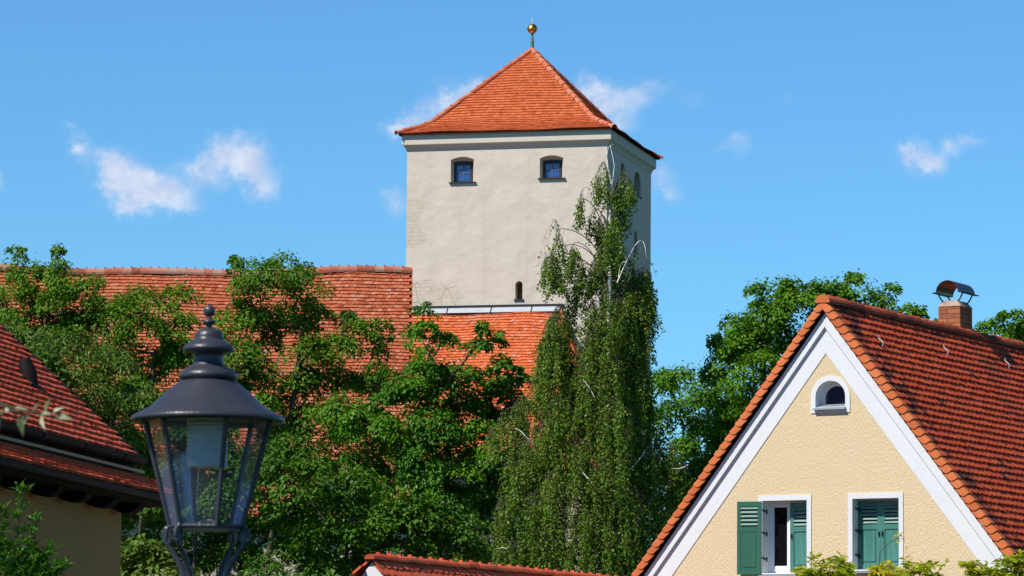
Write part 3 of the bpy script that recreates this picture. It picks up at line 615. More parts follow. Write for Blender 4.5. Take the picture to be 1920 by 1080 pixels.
    rt = MB(); ridge_tiles(rt, (0, yo-.02, zr-.02), (0, length+.2, zr-.02), r=.125 if scales else .10, step=.36, n=9, squash=.95 if scales else .7, bumpy=.012); rt.build('ridge_tiles', M['ridge_dirty'] if scales else M['left_tile'], rf)
    # closed end of the first ridge tile over the apex
    if not scales: return root, rf
    cap = MB(); a = np.linspace(-.1, np.pi+.1, 11); A_ = [(.135*math.cos(x), yo-.035, zr-.02+.13*math.sin(x)) for x in a]; cap.extrude(A_[::-1], (0, .02, 0)); cap.build('ridge_cap', M['verge_tile'], rf)
    return root, rf

HB, HTH = .5011, .911
AX = np.array([5.3345, 68., 8.7451])
ha = AX[2]; cu = .075
win1 = (-1.2626, -.2749, ha-4.40, ha-3.06); win2 = (.4072, 1.41, ha-4.36, ha-3.06); sur = .08
def rect(x0, x1, z0, z1): return [(x0, z0), (x1, z0), (x1, z1), (x0, z1)]
op1 = rect(win1[0]+sur, win1[1]-sur, win1[2]+.02, win1[3]-.09); op2 = rect(win2[0]+sur, win2[1]-sur, win2[2]+.02, win2[3]-.09)
aw0, aw1, az0, az1 = -.277, .443, ha-1.685, ha-1.055
op3 = arch_loop(aw0+.085, aw1-.085, az0+.10, az1-.085, 9, 17)
house, hroof = gable_house('yellow_house', (AX[0], AX[1], 0), -HB, HTH, 4.5, 12.5, 'cream yellow house with white-edged gable and green window shutters', 'house', M['yellow'], [op1, op2, op3])
def surround(outer, inner, parent, y0=-.016):
    V, F = holed(outer, [inner]); mb = MB(); mb.add(np.column_stack([V[:, 0], np.full(len(V), y0), V[:, 1]]), F)
    o = np.array([(x, y0, z) for x, z in outer]); mb.strip(o+np.array([0, -y0+.002, 0]), o, closed=True)
    return mb.build('surround', M['white'], parent)
def shutter(parent, w, h, loc, rz, m_main, flipx=False, label=None, turned=False):
    """louvred upper half, raised panel below; local x from the hinge, front towards -y"""
    r = MB(); th = .035; st = .065
    r.box(0, st, -th, 0, 0, h); r.box(w-st, w, -th, 0, 0, h)
    zl = h*.655
    for z0, z1 in ((0, .09), (zl-.085, zl), (h-.085, h)): r.box(st, w-st, -th+.002, -.002, z0, z1)
    r.box(st, w-st, -th*.55, -.008, .09, zl-.085)
    r.box(st+.035, w-st-.035, -th*.9, -th*.55, .125, zl-.12); r.box(st+.035, w-st-.035, -.008, -.001, .125, zl-.12)
    if flipx:
        for v in r.V: v[:, 0] *= -1
        r.G = [(f[:, ::-1], t) for f, t in r.G]
    o = r.build('shutter', m_main, parent); o.location = loc; o.rotation_euler = (0, 0, rz)
    if label: o['label'] = label
    lv = MB(); n = 5; z0 = zl; z1 = h-.085; p = (z1-z0)/n
    for i in range(n):
        c = z0+p*(i+.5); A = np.array([[st, -.002, c+p*.34], [w-st, -.002, c+p*.34], [w-st, -th-.004, c-p*.20], [st, -th-.004, c-p*.20]])
        if flipx: A[:, 0] *= -1
        if turned: A = A*[1, -1, 1]-[0, th, 0]
        lv.extrude(A, (0, .004, .012))
    lv.build('louvre', M['louvre'], o)
    bk = MB(); x0, x1 = (st, w-st) if not flipx else (-(w-st), -st); bk.box(x0, x1, *((.002, .006) if not turned else (-th-.006, -th-.002)), zl, h-.085); bk.build('backing', M['dark_room'], o)
    kn = MB(); kx = w-.03 if not flipx else -(w-.03); kn.box(kx-.012, kx+.012, -th-.02, -th, zl-.20, zl-.12); kn.box(kx-.008, kx+.008, -th-.03, -th-.02, zl-.17, zl-.15); kn.build('latch', M['iron'], o)
    return o
def house_window(opening, outer, kind):
    x0, z0 = opening[0]; x1, z1 = opening[2]; d = .34
    w = MB(); A = np.array([(x, 0, z) for x, z in opening]); B = np.array([(x, d, z) for x, z in opening]); w.strip(B, A, closed=True)
    win = w.build('window', M['white'], house)
    if kind == 'arch': return win
    surround([(outer[0], outer[2]), (outer[1], outer[2]), (outer[1], outer[3]), (outer[0], outer[3])], opening, win)
    fr = MB(); bar = .05; yf = .30
    fr.box(x0, x0+bar, yf-.05, yf, z0, z1); fr.box(x1-bar, x1, yf-.05, yf, z0, z1); fr.box(x0+bar, x1-bar, yf-.05, yf, z1-bar, z1); fr.box(x0+bar, x1-bar, yf-.05, yf, z0, z0+.07)
    xm = (x0+x1)/2; fr.box(xm-.035, xm+.035, yf-.06, yf, z0+.07, z1-bar)
    for a, b in ((x0+bar, xm-.035), (xm+.035, x1-bar)):
        fr.box(a, a+.04, yf-.04, yf-.01, z0+.07, z1-bar); fr.box(b-.04, b, yf-.04, yf-.01, z0+.07, z1-bar); fr.box(a+.04, b-.04, yf-.04, yf-.01, z0+.07, z0+.13); fr.box(a+.04, b-.04, yf-.04, yf-.01, z1-bar-.05, z1-bar)
    fr.build('frame', M['frame_white'], win)
    pn = MB(); pn.box(x0+bar, x1-bar, yf-.015, yf-.009, z0+.07, z1-bar); pn.build('pane', M['pane_dark'], win)
    bk = MB(); bk.box(x0-.3, x1+.3, d+.004, d+.05, z0-.3, z1+.3); bk.build('backing', M['dark_room'], win)
    si = MB(); si.extrude([(x0-.05, -.07, z0-.035), (x0-.05, .25, z0-.005), (x0-.05, .25, z0-.025), (x0-.05, -.07, z0-.06)], (x1-x0+.10, 0, 0)); si.build('sill', M['zinc'], win)
    return win
w1 = house_window(op1, win1, 'sq'); w2 = house_window(op2, win2, 'sq')
w1['label'] = 'window with one shutter folded back and its glass showing'; w2['label'] = 'window with both green shutters shut'
sd = .245
for op, wn, opened in ((op1, w1, True), (op2, w2, False)):
    x0, z0 = op[0]; x1, z1 = op[2]; hw = (x1-x0)/2-.004; hh = z1-z0-.05
    shutter(house, hw, hh, (x1-.002, sd, z0+.02), 0, M['green'], True, 'green shutter closed over the right half of its window')
    if opened: shutter(house, hw+.02, hh+.06, (x0-.012, -.03, z0-.02), R_(180+9), M['green_dark'], False, 'green shutter swung open against the yellow wall', True)
    else: shutter(house, hw, hh, (x0+.004, sd, z0+.02), 0, M['green'], False, 'green shutter closed over the left half of its window')
    for zz in (.20, .55, .86):
        h_ = MB(); zc_ = z0+(z1-z0)*zz; y_ = .06 if opened else .19
        h_.box(x0+.002, x0+.05, y_-.03, y_+.03, zc_-.012, zc_+.012); h_.tube([(x0+.05, y_, zc_-.05), (x0+.05, y_, zc_+.03)], .014, 6)
        h_.box(x0-.0, x0+.03, y_-.10, y_-.03, zc_+.0, zc_+.022); h_.build('hinge', M['iron'], house)
# arched attic window
w3 = house_window(op3, None, 'arch')
surround(arch_loop(aw0, aw1, az0, az1, 9, 25), op3, w3)
inn = scale_loop(op3, .07, .05, .06, .07); fr = MB(); V, F = holed(scale_loop(op3, -.03, -.03, -.03, -.03), [inn]); fr.add(np.column_stack([V[:, 0], np.full(len(V), .20), V[:, 1]]), F)
fr.strip(np.array([(x, .26, z) for x, z in inn]), np.array([(x, .20, z) for x, z in inn]), closed=True); fr.build('frame', M['white'], w3)
in2 = scale_loop(inn, .02, .02, .02, .02)
pn = MB(); pn.poly([(x, .255, z) for x, z in scale_loop(inn, -.02, -.02, -.02, -.02)]); pn.build('pane', mat('attic_pane', (.012, .02, .045), .05, .8), w3)
si = MB(); si.extrude([(aw0+.06, -.08, az0+.075), (aw0+.06, .2, az0+.16), (aw0+.06, .2, az0+.14), (aw0+.06, -.08, az0+.05)], (aw1-aw0-.13, 0, 0)); si.build('sill', M['zinc'], w3)
# chimney on the ridge
zr = ha+.13/math.cos(HTH)
cy = 6.45; cx_ = -.30; cw, cd, ctop = .215, .29, zr+.62
ch_ = MB(); ch_.box(-cw, cw, cy-cd, cy+cd, zr-.7, ctop-.09); chim = ch_.build('chimney', M['brick'], hroof); chim.location = (cx_, 0, 0)
cm = MB(); A = np.array([(-cw-.012, cy-cd-.012, ctop-.09), (cw+.012, cy-cd-.012, ctop-.09), (cw+.012, cy+cd+.012, ctop-.09), (-cw-.012, cy+cd+.012, ctop-.09)]); B = A.copy(); B[:, 0] *= .62; B[:, 1] = cy+(B[:, 1]-cy)*.75; B[:, 2] = ctop+.02
cm.strip(A, B, closed=True); cm.poly(B); cm.poly(A[::-1]); cm.build('mortar_top', M['mortar'], chim)
hd = MB(); a = np.linspace(0, np.pi, 15); zh = ctop+.17; rh = .225; y0, y1 = cy-cd-.10, cy+cd+.12
arc = [(-rh-.08, zh-.005)]+[(-rh*math.cos(x), zh+rh*.95*math.sin(x)) for x in a]+[(rh+.08, zh-.005)]
o_ = np.array([(x, y0, z) for x, z in arc]); p_ = np.array([(x, y1, z) for x, z in arc]); hd.strip(o_, p_)
arc2 = [(-rh-.08, zh-.02)]+[(-(rh-.014)*math.cos(x), zh-.014+(rh*.95)*math.sin(x)) for x in a]+[(rh+.08, zh-.02)]
o2 = np.array([(x, y0, z) for x, z in arc2]); p2 = np.array([(x, y1, z) for x, z in arc2]); hd.strip(p2, o2); hd.strip(o2, o_); hd.strip(p_, p2)
hd.build('hood', M['hood'], chim)
for sx in (-1, 1):
    for yy in (cy-cd+.06, cy+cd-.06):
        lg = MB(); lg.tube([(sx*cw*.55, yy, ctop-.03), (sx*cw*.9, yy, ctop+.06), (sx*(rh+.02), yy, zh-.01)], .014, 6); lg.build('leg', M['dark_metal'], chim)
# roof hooks
cs, sn = math.cos(HTH), math.sin(HTH)
def house_roof_local(px, py):
    gx_ = np.array([math.cos(HB), -math.sin(HB), 0]); ry_ = np.array([math.sin(HB), math.cos(HB), 0]); n = gx_*sn+np.array([0, 0, cs]); P0 = np.array([AX[0], AX[1], zr])
    P = on_plane(px, py, P0, n)-np.array([AX[0], AX[1], 0]); return np.array([np.dot(P, gx_), np.dot(P, ry_), P[2]])
for (x, y) in ((1651, 652), (1773, 668), (1888, 693)):
    p = house_roof_local(x, y); n = np.array([sn, 0, cs]); dn = np.array([cs, 0, -sn]); hk_ = MB()
    hk_.tube([p+np.array(q) for q in ((-.06,0,.02),(-.02,0,.0),(.03,0,.015),(.05,0,.06),(.04,0,.10),(.0,0,.135),(-.035,0,.165),(-.04,0,.19),(-.02,0,.21))], .010, 6); hk_.build('roof_hook', M['galv'], hroof)
# ------------------------------------------------------------------ low house in front of the trees
P = at(701, 1054, 63.)
gable_house('low_house', (P[0], P[1], 0), -.45, R_(50), 3.2, 12., 'low red tiled house with white gable, only its ridge showing above the bottom edge', 'house', M['white'], [], z_apex=float(P[2]), band=.2, scales=False)

# ------------------------------------------------------------------ house on the left
LCn = R_(10.1); P0 = at(228, 960, 55.)
left = empty('ochre_house', (P0[0], P0[1], 0), -LCn); tag(left, 'shaded ochre house with two-tier red tiled roof and dark gutters', 'house')
lx = np.array([math.cos(LCn), -math.sin(LCn), 0]); ly_ = np.array([math.sin(LCn), math.cos(LCn), 0])
def left_local(px, py, y=0.):
    """point of the cross-section plane local y = const"""
    P = on_plane(px, py, P0*np.array([1, 1, 0])+ly_*y, ly_)-P0*np.array([1, 1, 0]); return np.array([np.dot(P, lx), np.dot(P, ly_), P[2]])
NEAR = -24.; THL = R_(42)
e1 = left_local(255, 858); e2 = left_local(322, 938)
xe, zeL = e1[0], e1[2]; LLn = 7.0
wl = MB(); wl.box(-9.5, 0, NEAR+.5, 0, 0, zeL-.35)
wl.extrude([(0, -.15, zeL-.35), (-9.5, -.15, zeL-.35), (-4.75, -.15, zeL+4.75*math.tan(THL)-.6)], (0, -.3, 0)); wl.build('wall', M['ochre'], left)
ro = MB(); tl, tg = .26, .145
O = np.array([xe-LLn*math.cos(THL), 0, zeL+LLn*math.sin(THL)])
tiles(ro, O, (0, 1, 0), (1, 0, 0), planar(LLn, THL), lambda s: NEAR, lambda s: .06, w=tl, g=tg, th=.029, arc=5, jit=.9, flat=.6)
ro.poly([O-[0, 0, .03]+[0, NEAR, 0], (xe, NEAR, zeL-.03), (xe, .04, zeL-.03), O-[0, 0, .03]+[0, .04, 0]], tint=0.)
xo = 2*O[0]-xe; ro.poly([O+[0, .04, -.02], (xo, .04, zeL-.02), (xo, NEAR, zeL-.02), O+[0, NEAR, -.02]], tint=.4)
lr = ro.build('roof', M['left_tile'], left)
ve = MB(); dn = np.array([math.cos(THL), 0, -math.sin(THL)]); nn = np.array([math.sin(THL), 0, math.cos(THL)])
ve.extrude([O+[0, .05, 0]-nn*.08, O+[0, .05, 0]+nn*.06, O+dn*LLn+[0, .05, 0]+nn*.06, O+dn*LLn+[0, .05, 0]-nn*.08], (0, .035, 0)); ve.build('verge_trim', M['gutter'], lr)
def gutter(mb, x, z, r, y0, y1):
    a = np.linspace(np.pi, 2*np.pi, 9); A = np.array([(x+r*math.cos(t), y0, z+r*math.sin(t)) for t in a]); B = A+np.array([0, y1-y0, 0])
    mb.strip(A, B); mb.strip(B-[0, 0, .004], A-[0, 0, .004]); mb.poly(A); mb.poly(B[::-1])
    for s in (-1, 1): mb.tube([(x+s*r, y0, z), (x+s*r, y1, z)], .013, 6)
gt = MB(); gutter(gt, xe+.06, zeL-.02, .085, NEAR, .08); gt.build('gutter', M['gutter'], lr)
fa = MB(); fa.box(xe-.08, xe-.03, NEAR, .02, zeL-.30, zeL-.06); fa.build('fascia', M['dark_wood'], lr)
br = MB()
for y in np.arange(-1.0, -12, -1.9):
    br = MB(); br.tube([(xe+.06+.095*math.cos(t), y, zeL-.02+.095*math.sin(t)) for t in np.linspace(np.pi*.9, 2.15*np.pi, 10)], .016, 5); br.build('gutter_bracket', M['dark_metal'], lr)
# lower pent tier
pt = MB(); th2 = R_(30); x2, z2 = e2[0], e2[2]+.03; L2 = (x2-(xe-.06))/math.cos(th2); O2 = np.array([x2-L2*math.cos(th2), 0, z2+L2*math.sin(th2)])
tiles(pt, O2, (0, 1, 0), (1, 0, 0), planar(L2, th2), lambda s: NEAR, lambda s: .55, w=tl, g=tg, th=.029, arc=5, jit=.9, flat=.6)
pt.poly([O2-[0, 0, .03]+[0, NEAR, 0], (x2, NEAR, z2-.03), (x2, .52, z2-.03), O2-[0, 0, .03]+[0, .52, 0]], tint=0.)
pr = pt.build('pent_roof', M['left_tile'], left)
bt = MB(); bt.box(O2[0]-.02, O2[0]+.05, NEAR, .5, O2[2]+.035, O2[2]+.075); bt.build('flashing', M['batten'], pr)
gt = MB(); gutter(gt, x2+.05, z2-.025, .062, NEAR, .56); gt.build('gutter', M['gutter'], pr)
sf = MB(); sf.box(-.3, x2+.0, NEAR, .5, z2-.10, z2-.055); sf.build('soffit', M['dark_wood'], pr)
for y in np.arange(-.25, -9, -1.28):
    cb = MB(); a = np.linspace(np.pi, 2*np.pi, 11); cb.extrude([(.20+.20*math.cos(t), y, z2-.102+.13*math.sin(t)) for t in a], (0, -.30, 0)); cb.build('corbel', M['dark_wood'], left)
vp = MB(); n = lx*math.sin(THL)+np.array([0, 0, math.cos(THL)]); Pp = on_plane(56, 722, P0*np.array([1, 1, 0])+lx*xe+np.array([0, 0, zeL]), n)-P0*np.array([1, 1, 0]); pl = np.array([np.dot(Pp, lx), np.dot(Pp, ly_), Pp[2]])
vp.tube([pl-[0, 0, .1], pl+[-.03, 0, .18], pl+[-.08, 0, .33], pl+[-.085, 0, .35]], [.13, .115, .08, .075], 16)
vp.extrude([pl+dn*.2+nn*.05+[0, -.16, 0], pl+dn*.2+nn*.05+[0, .16, 0], pl-dn*.1+nn*.05+[0, .16, 0], pl-dn*.1+nn*.05+[0, -.16, 0]], nn*.012); vp.build('vent_pipe', M['gutter'], lr, smooth=True)
# low lean-to roof at the very corner
P = at(22, 1082, 38.); lean = empty('lean_to', (P[0], P[1], 0), -LCn); tag(lean, 'corner of a small red tiled lean-to roof below the ochre wall', 'lean-to roof')
ro = MB(); Lq = 4.; Oq = np.array([-Lq*math.cos(THL), 0, P[2]+Lq*math.sin(THL)]); tiles(ro, Oq, (0, 1, 0), (1, 0, 0), planar(Lq+.3, THL), lambda s: -8, lambda s: 0, w=.2, g=.15, th=.015, arc=5)
ro.poly([Oq-[0, 0, .03]+[0, -8, 0], (0, -8, P[2]-.03), (0, 0, P[2]-.03), Oq-[0, 0, .03]], tint=0.); q_ = ro.build('roof', M['left_tile'], lean)
ve = MB(); ve.extrude([Oq-nn*.1, Oq+nn*.07, Oq+dn*(Lq+.3)+nn*.07, Oq+dn*(Lq+.3)-nn*.1], (0, .05, 0)); ve.build('verge_trim', M['gutter'], q_)
wq = MB(); wq.box(Oq[0], -.1, -7.9, -.1, 0, P[2]-.25); wq.build('wall', M['ochre'], lean)

# ------------------------------------------------------------------ street lantern
LD = 15.0; lm_ = mpx(LD); Lc = at(386, 990, LD)
lamp = empty('street_lantern', (Lc[0], Lc[1], 0)); tag(lamp, 'black old-fashioned hexagonal glass street lantern with ball finial and conical cap', 'street lamp')
zL = lambda py: float(at(386, py, LD)[2])
px = lambda v: v*lm_
ph = R_(-39); RT, RB = px(122), px(69); zt_, zb_ = zL(784), zL(989)
def hexa(r, z, off=0.): return np.array([(r*math.sin(ph+off+k*math.pi/3), -r*math.cos(ph+off+k*math.pi/3), z) for k in range(6)])
cap = MB(); zc_ = zL(787)
cap.lathe([(px(120), zc_-.002), (px(141), zc_-.010), (px(144.5), zc_-.006), (px(145), zc_+.004), (px(141), zc_+.012), (px(110), zL(765)), (px(78), zL(735)), (px(58), zL(719)), (px(53), zL(714.5)), (px(46), zL(713))], 0, 0, 64)
cp = cap.build('cap', M['lamp'], lamp, smooth=True)
un = MB(); un.lathe([(px(30), zc_+.025), (px(120), zc_-.0025), (px(139), zc_-.012)], 0, 0, 48); un.build('cap_underside', M['lamp'], cp)
ch = MB(); pr_ = [(46,713),(53,711.5),(56,707),(55,701),(49,696),(40,690),(32,686),(29,682),(28,670),(29,664),(34,662),(46,660),(49,656),(48,651),(42,646),(33,640),(28,636.5),(27,633),(27,630),(25.5,625),(20,619.5),(12,616),(7,614),(5.5,611.5),(7,609),(12.5,606),(13.5,603),(11,600.5),(6,598),(5,596)]
ch.lathe([(px(r), zL(y)) for r, y in pr_], 0, 0, 48); ch.build('chimney', M['lamp'], cp, smooth=True)
bl = MB(); zc2 = zL(583.5); r = px(11.3); an = np.linspace(-np.pi/2+.45, np.pi/2, 13); bl.lathe([(max(0, r*math.cos(t)), zc2+r*math.sin(t)*1.06) for t in an], 0, 0, 28); bl.build('finial', M['lamp'], cp, smooth=True)
tp, bt_ = hexa(RT, zt_), hexa(RB, zb_)
fr = MB()
for k in range(6):
    fr.tube([bt_[k], tp[k]], [.0085, .0105], 4)
    fr.tube([tp[k]-[0, 0, .004], tp[(k+1) % 6]-[0, 0, .004]], .009, 4); fr.tube([bt_[k], bt_[(k+1) % 6]], .010, 4)
    fr.tube([tp[k]*[.97, .97, 1]+[0, 0, .02], tp[(k+1) % 6]*[.97, .97, 1]+[0, 0, .02]], .012, 4)
fr.build('frame', M['lamp'], lamp)
for k in range(6):
    gp = MB(); q = np.array([bt_[k], bt_[(k+1) % 6], tp[(k+1) % 6], tp[k]])*[.985, .985, 1]; gp.poly(q); gp.build('pane', M['lamp_glass'], lamp)
bp = MB(); h0 = hexa(RB*1.03, zb_-.012); bp.extrude(h0, (0, 0, .010)); bp.build('base_plate', M['lamp'], lamp)
ol = MB(); prl = []
for i, y in enumerate(np.linspace(876, 786, 24)): prl.append((px(37.0+(1.5 if i % 2 else 0)), zL(y)))
ol.lathe([(0, zL(876))]+[(px(30), zL(877))]+prl, 0, 0, 28); ol.build('lamp_cylinder', M['opal'], lamp, smooth=False)
hd_ = MB(); hd_.tube([(-.03, -.05, zb_+.005), (-.01, -.055, zb_+.022), (.02, -.055, zb_+.024), (.045, -.05, zb_+.012)], .004, 6); hd_.build('door_catch', M['galv'], lamp)
for k in range(6):
    if k in (1, 4): continue
    d = bt_[k]/np.linalg.norm(bt_[k][:2]); d = np.array([d[0], d[1], 0]); am = MB()
    pts = [(1.02, .01), (1.10, -.015), (1.12, -.05), (1.02, -.075), (.92, -.09), (.76, -.125), (.62, -.165), (.50, -.23), (.30, -.34)]
    am.tube([d*RB*a+[0, 0, zb_+b] for a, b in pts], [.007, .009, .010, .009, .009, .011, .012, .012, .014], 8)
    sc_ = [d*RB*(1.07+.13*math.cos(t)*(1-t/12))+[0, 0, zb_-.038+.042*math.sin(t)*(1-t/12)] for t in np.linspace(0, 5.2, 14)]
    am.tube(sc_, .0075, 6); am.build('cradle_arm', M['lamp'], lamp)
po = MB(); po.lathe([(0, zb_-.26), (.02, zb_-.26), (.028, zb_-.30), (.05, zb_-.34), (.06, zb_-.46), (.045, zb_-.50), (.04, 1.2), (.05, 1.15), (.075, .9), (.08, .3), (.13, .2), (.14, 0), (0, 0)], 0, 0, 24); po.build('post', M['lamp'], lamp, smooth=True)

# ------------------------------------------------------------------ vegetation
def leaves(mb, P, Nrm, Ax, L, Wd, tint, fold=.18, curl=.12):
    Nrm = Nrm/np.linalg.norm(Nrm, axis=1, keepdims=True); Ax = Ax-Nrm*np.sum(Ax*Nrm, 1, keepdims=True); Ax /= np.linalg.norm(Ax, axis=1, keepdims=True)+1e-9; S = np.cross(Nrm, Ax)
    L = L[:, None]; Wd = Wd[:, None]
    a = P; b = P+Ax*L*.45+S*Wd*.5+Nrm*Wd*fold; c = P+Ax*L-Nrm*L*curl; d = P+Ax*L*.45-S*Wd*.5+Nrm*Wd*fold
    V = np.stack([a, b, c, d], 1).reshape(-1, 3); i = np.arange(len(P))[:, None]*4
    mb.add(V, np.concatenate([i+np.array([[0, 2, 1]]), i+np.array([[0, 3, 2]])]), np.concatenate([tint, tint]))
def grow(trunk, clusters, bend=.12, jit=.10, r_tip=.012, power=.47):
    """branch skeleton: each cluster joins the nearest node already grown"""
    nodes = [np.asarray(p, float) for p in trunk]; par = [-1]+list(range(len(trunk)-1)); mn = len(trunk)
    order = np.argsort([min(np.linalg.norm(c-t) for t in nodes) for c in clusters])
    A = np.array(nodes)
    ends = []
    for ci in order:
        c = clusters[ci]; dv = c-A; dist = np.linalg.norm(dv, axis=1); up = dv[:, 2]/(dist+1e-6)
        j = int(np.argmin(dist*(1+.6*np.clip(.25-up, 0, 1.2)))); p = A[j]; Lg = dist[j]
        k = max(1, int(Lg/.55)); prev = j; new = []
        for q in range(1, k+1):
            t = q/k; x = p+(c-p)*t+np.array([0, 0, bend*Lg*math.sin(t*math.pi)*(.3)])+(rng.normal(0, jit, 3)*min(1, Lg)*.5 if q < k else 0)
            nodes.append(x); par.append(prev); prev = len(nodes)-1; new.append(x)
        A = np.vstack([A, new]); ends.append((ci, prev))
    cnt = np.zeros(len(nodes))
    for ci, e in ends:
        while e >= 0: cnt[e] += 1; e = par[e]
    return A, np.array(par), r_tip*np.maximum(cnt, .6)**power, ends
DENS, PER, OUT, JIT = 2.1, 5.4, .45, .36
NL = [0]
def broadleaf(name, label, D, lobes, base_px, lm, L=.105, Wd=.075, ncl=1.0, per=60, R=.50, seed=1, group=None, depth=.85, shell=.45, flat=.22, cat='tree', bark='bark', trunk_top=None, rtip=.009, droop=.5, out=None):
    """lobes: (px, py, rx, ry[, weight[, depth offset]]) outlines of the crown's masses, photo pixels at distance D"""
    global rng
    rng = np.random.default_rng(seed); s = mpx(D)
    base = at(base_px, 900, D); base = np.array([base[0], base[1], 0.])
    cl = []; tintc = []; outw = []; Rl = []
    for lb in lobes:
        x, y, rx, ry = lb[:4]; wgt = lb[4] if len(lb) > 4 else 1.; dof = lb[5] if len(lb) > 5 else rng.normal(0, .6)
        c = at(x, y, D+dof); a, b = rx*s, ry*s; n = max(4, int(DENS*ncl*wgt*(a*b*2.0+a*a*.6+(1 if a > .8 else .35))*.62/(R*R)*.42))
        v = rng.normal(0, 1, (n, 3)); v /= np.linalg.norm(v, axis=1, keepdims=True); rad = (shell+(1-shell)*rng.random(n))**.7; rad *= 1+.12*rng.normal(0, 1, n)
        p = c+v*rad[:, None]*np.array([a, a*depth, b]); cl.append(p); outw.append(v); Rl.append(np.full(n, min(R, .70*(a+b)/2*1.15))); tintc.append(np.full(n, rng.normal(0, .06))+rng.normal(0, .10, n))
    cl = np.vstack(cl); outw = np.vstack(outw); tintc = np.concatenate(tintc); Rl = np.concatenate(Rl)
    cen = np.mean([at(l[0], l[1], D) for l in lobes], axis=0)
    topz = max(cl[:, 2])*.86 if trunk_top is None else trunk_top
    tr = [base+(np.array([cen[0], cen[1], topz])-base)*np.array([t**1.5, t**1.5, t])+np.array([.10*math.sin(5*t+seed), .1*math.cos(4*t), 0]) for t in np.linspace(0, 1, 12)]
    A, par, rad, ends = grow(tr, cl, r_tip=rtip)
    root = empty(name, tuple(base)); tag(root, label, cat, group)
    tb = MB(); k = np.arange(1, len(A)); tb.segs(A[par[k]]-base, A[k]-base, np.minimum(rad[par[k]], rad[k]*2.2), rad[k], 6); tb.build('trunk', M[bark], root, smooth=True)
    m = len(cl); npc = np.maximum(8, rng.poisson(per*PER*(Rl/R)**1.6)); ci = np.repeat(np.arange(m), npc); n = len(ci)
    # each spray is a tilted, drooping, lopsided disc
    nrm = np.array([0, 0, 1.])+(OUT if out is None else out)*outw+rng.normal(0, .22, (m, 3)); nrm /= np.linalg.norm(nrm, axis=1, keepdims=True)
    t1 = np.cross(nrm, rng.normal(0, 1, (m, 3))); t1 /= np.linalg.norm(t1, axis=1, keepdims=True); t2 = np.cross(nrm, t1)
    Rm = Rl*np.exp(rng.normal(0, .25, m)); asp = np.exp(rng.normal(0, .25, m))
    an = rng.random(n)*2*np.pi; rr = np.sqrt(rng.random(n))*Rm[ci]; ca, sa = np.cos(an), np.sin(an)
    dirv = t1[ci]*(ca*asp[ci])[:, None]+t2[ci]*(sa/asp[ci])[:, None]
    pos = cl[ci]+dirv*rr[:, None]+nrm[ci]*(rng.normal(0, flat, n)*Rm[ci])[:, None]; pos[:, 2] -= droop*rr**2/Rm[ci]
    ln = nrm[ci]*.8+np.array([0, 0, .25])+dirv*(rr/Rm[ci])[:, None]*.75+rng.normal(0, JIT, (n, 3)); ax = dirv+rng.normal(0, .5, (n, 3))-np.array([0, 0, .25])
    ll = L*np.exp(rng.normal(0, .2, n)); ww = ll*Wd/L*np.exp(rng.normal(0, .12, n))
    tint = np.clip(.5+tintc[ci]+rng.normal(0, .17, n), 0, 1)
    lf = MB(); leaves(lf, pos-base, ln, ax, ll, ww, tint); lf.build('crown', M[lm], root); NL[0] += n
    return root

# the airy trees in front of the long roof
broadleaf('ash_tree', 'airy broadleaf tree at the far left with two thin leafy shoots above the ridge', 124., [(36,470,18,9,.4),(70,505,24,18,.5),(118,468,14,13,.7),(112,505,24,22,.8),(40,590,62,50),(-20,560,50,50),(130,560,66,46),(165,620,60,40),(75,650,80,40),(20,720,90,70),(165,520,30,22,.9),(80,540,60,34,1.),(190,580,40,30,1.),(120,620,70,36,1.),(20,530,50,36,.9)], 60, 'ash', seed=21, ncl=1.15, group='broadleaf trees below the castle')
broadleaf('ash_tree', 'small light green tree on the red roof just left of the lantern finial', 121., [(235,580,40,32),(315,555,45,26,1.),(335,590,32,20,.8),(270,615,55,30),(300,655,50,26,.9),(335,640,28,22,.8),(225,660,48,40),(215,720,50,45,.8),(260,700,36,30,.8),(310,690,40,30,.9),(290,740,50,34,1.),(340,660,36,24,.9),(260,560,36,22,.7)], 255, 'ash', seed=22, ncl=.95, group='broadleaf trees below the castle')
broadleaf('ash_tree', 'tall airy tree rising above the red roof right behind the lantern', 118., [(440,490,22,16,.9),(540,492,45,18,1.),(495,520,52,26),(560,535,42,34),(470,545,38,26,.9),(585,570,30,30,.9),(520,580,46,26,.9),(450,600,40,30),(430,645,48,36),(500,640,60,36),(585,650,44,26,.9),(650,600,26,20,.7),(690,610,36,22,.8),(715,640,26,18,.7),(640,650,40,26,.8),(660,700,44,30,.7),(480,700,60,30),(420,720,42,36),(560,720,44,24,.7),(640,750,50,26,.7),(530,780,55,30,.9),(600,690,50,26,.9),(690,720,46,26,.9),(570,760,60,28,1.),(660,790,60,30,1.),(470,760,60,34,1.),(560,610,40,24,.7),(620,800,60,34,1.),(720,690,30,22,.8)], 470, 'ash', seed=23, ncl=1.0, group='broadleaf trees below the castle')
broadleaf('walnut_tree', 'dense pale green leafy tree over the gable edge of the ochre roof', 100., [(30,640,70,46),(110,660,70,44),(180,690,60,46),(60,720,80,46),(150,740,70,44),(215,740,46,50),(225,800,50,50),(285,760,40,40,.8),(250,850,50,50),(190,800,60,40,.8)], 130, 'walnut', L=.125, Wd=.055, seed=24, ncl=1.5, per=66, R=.48, group='broadleaf trees below the castle')
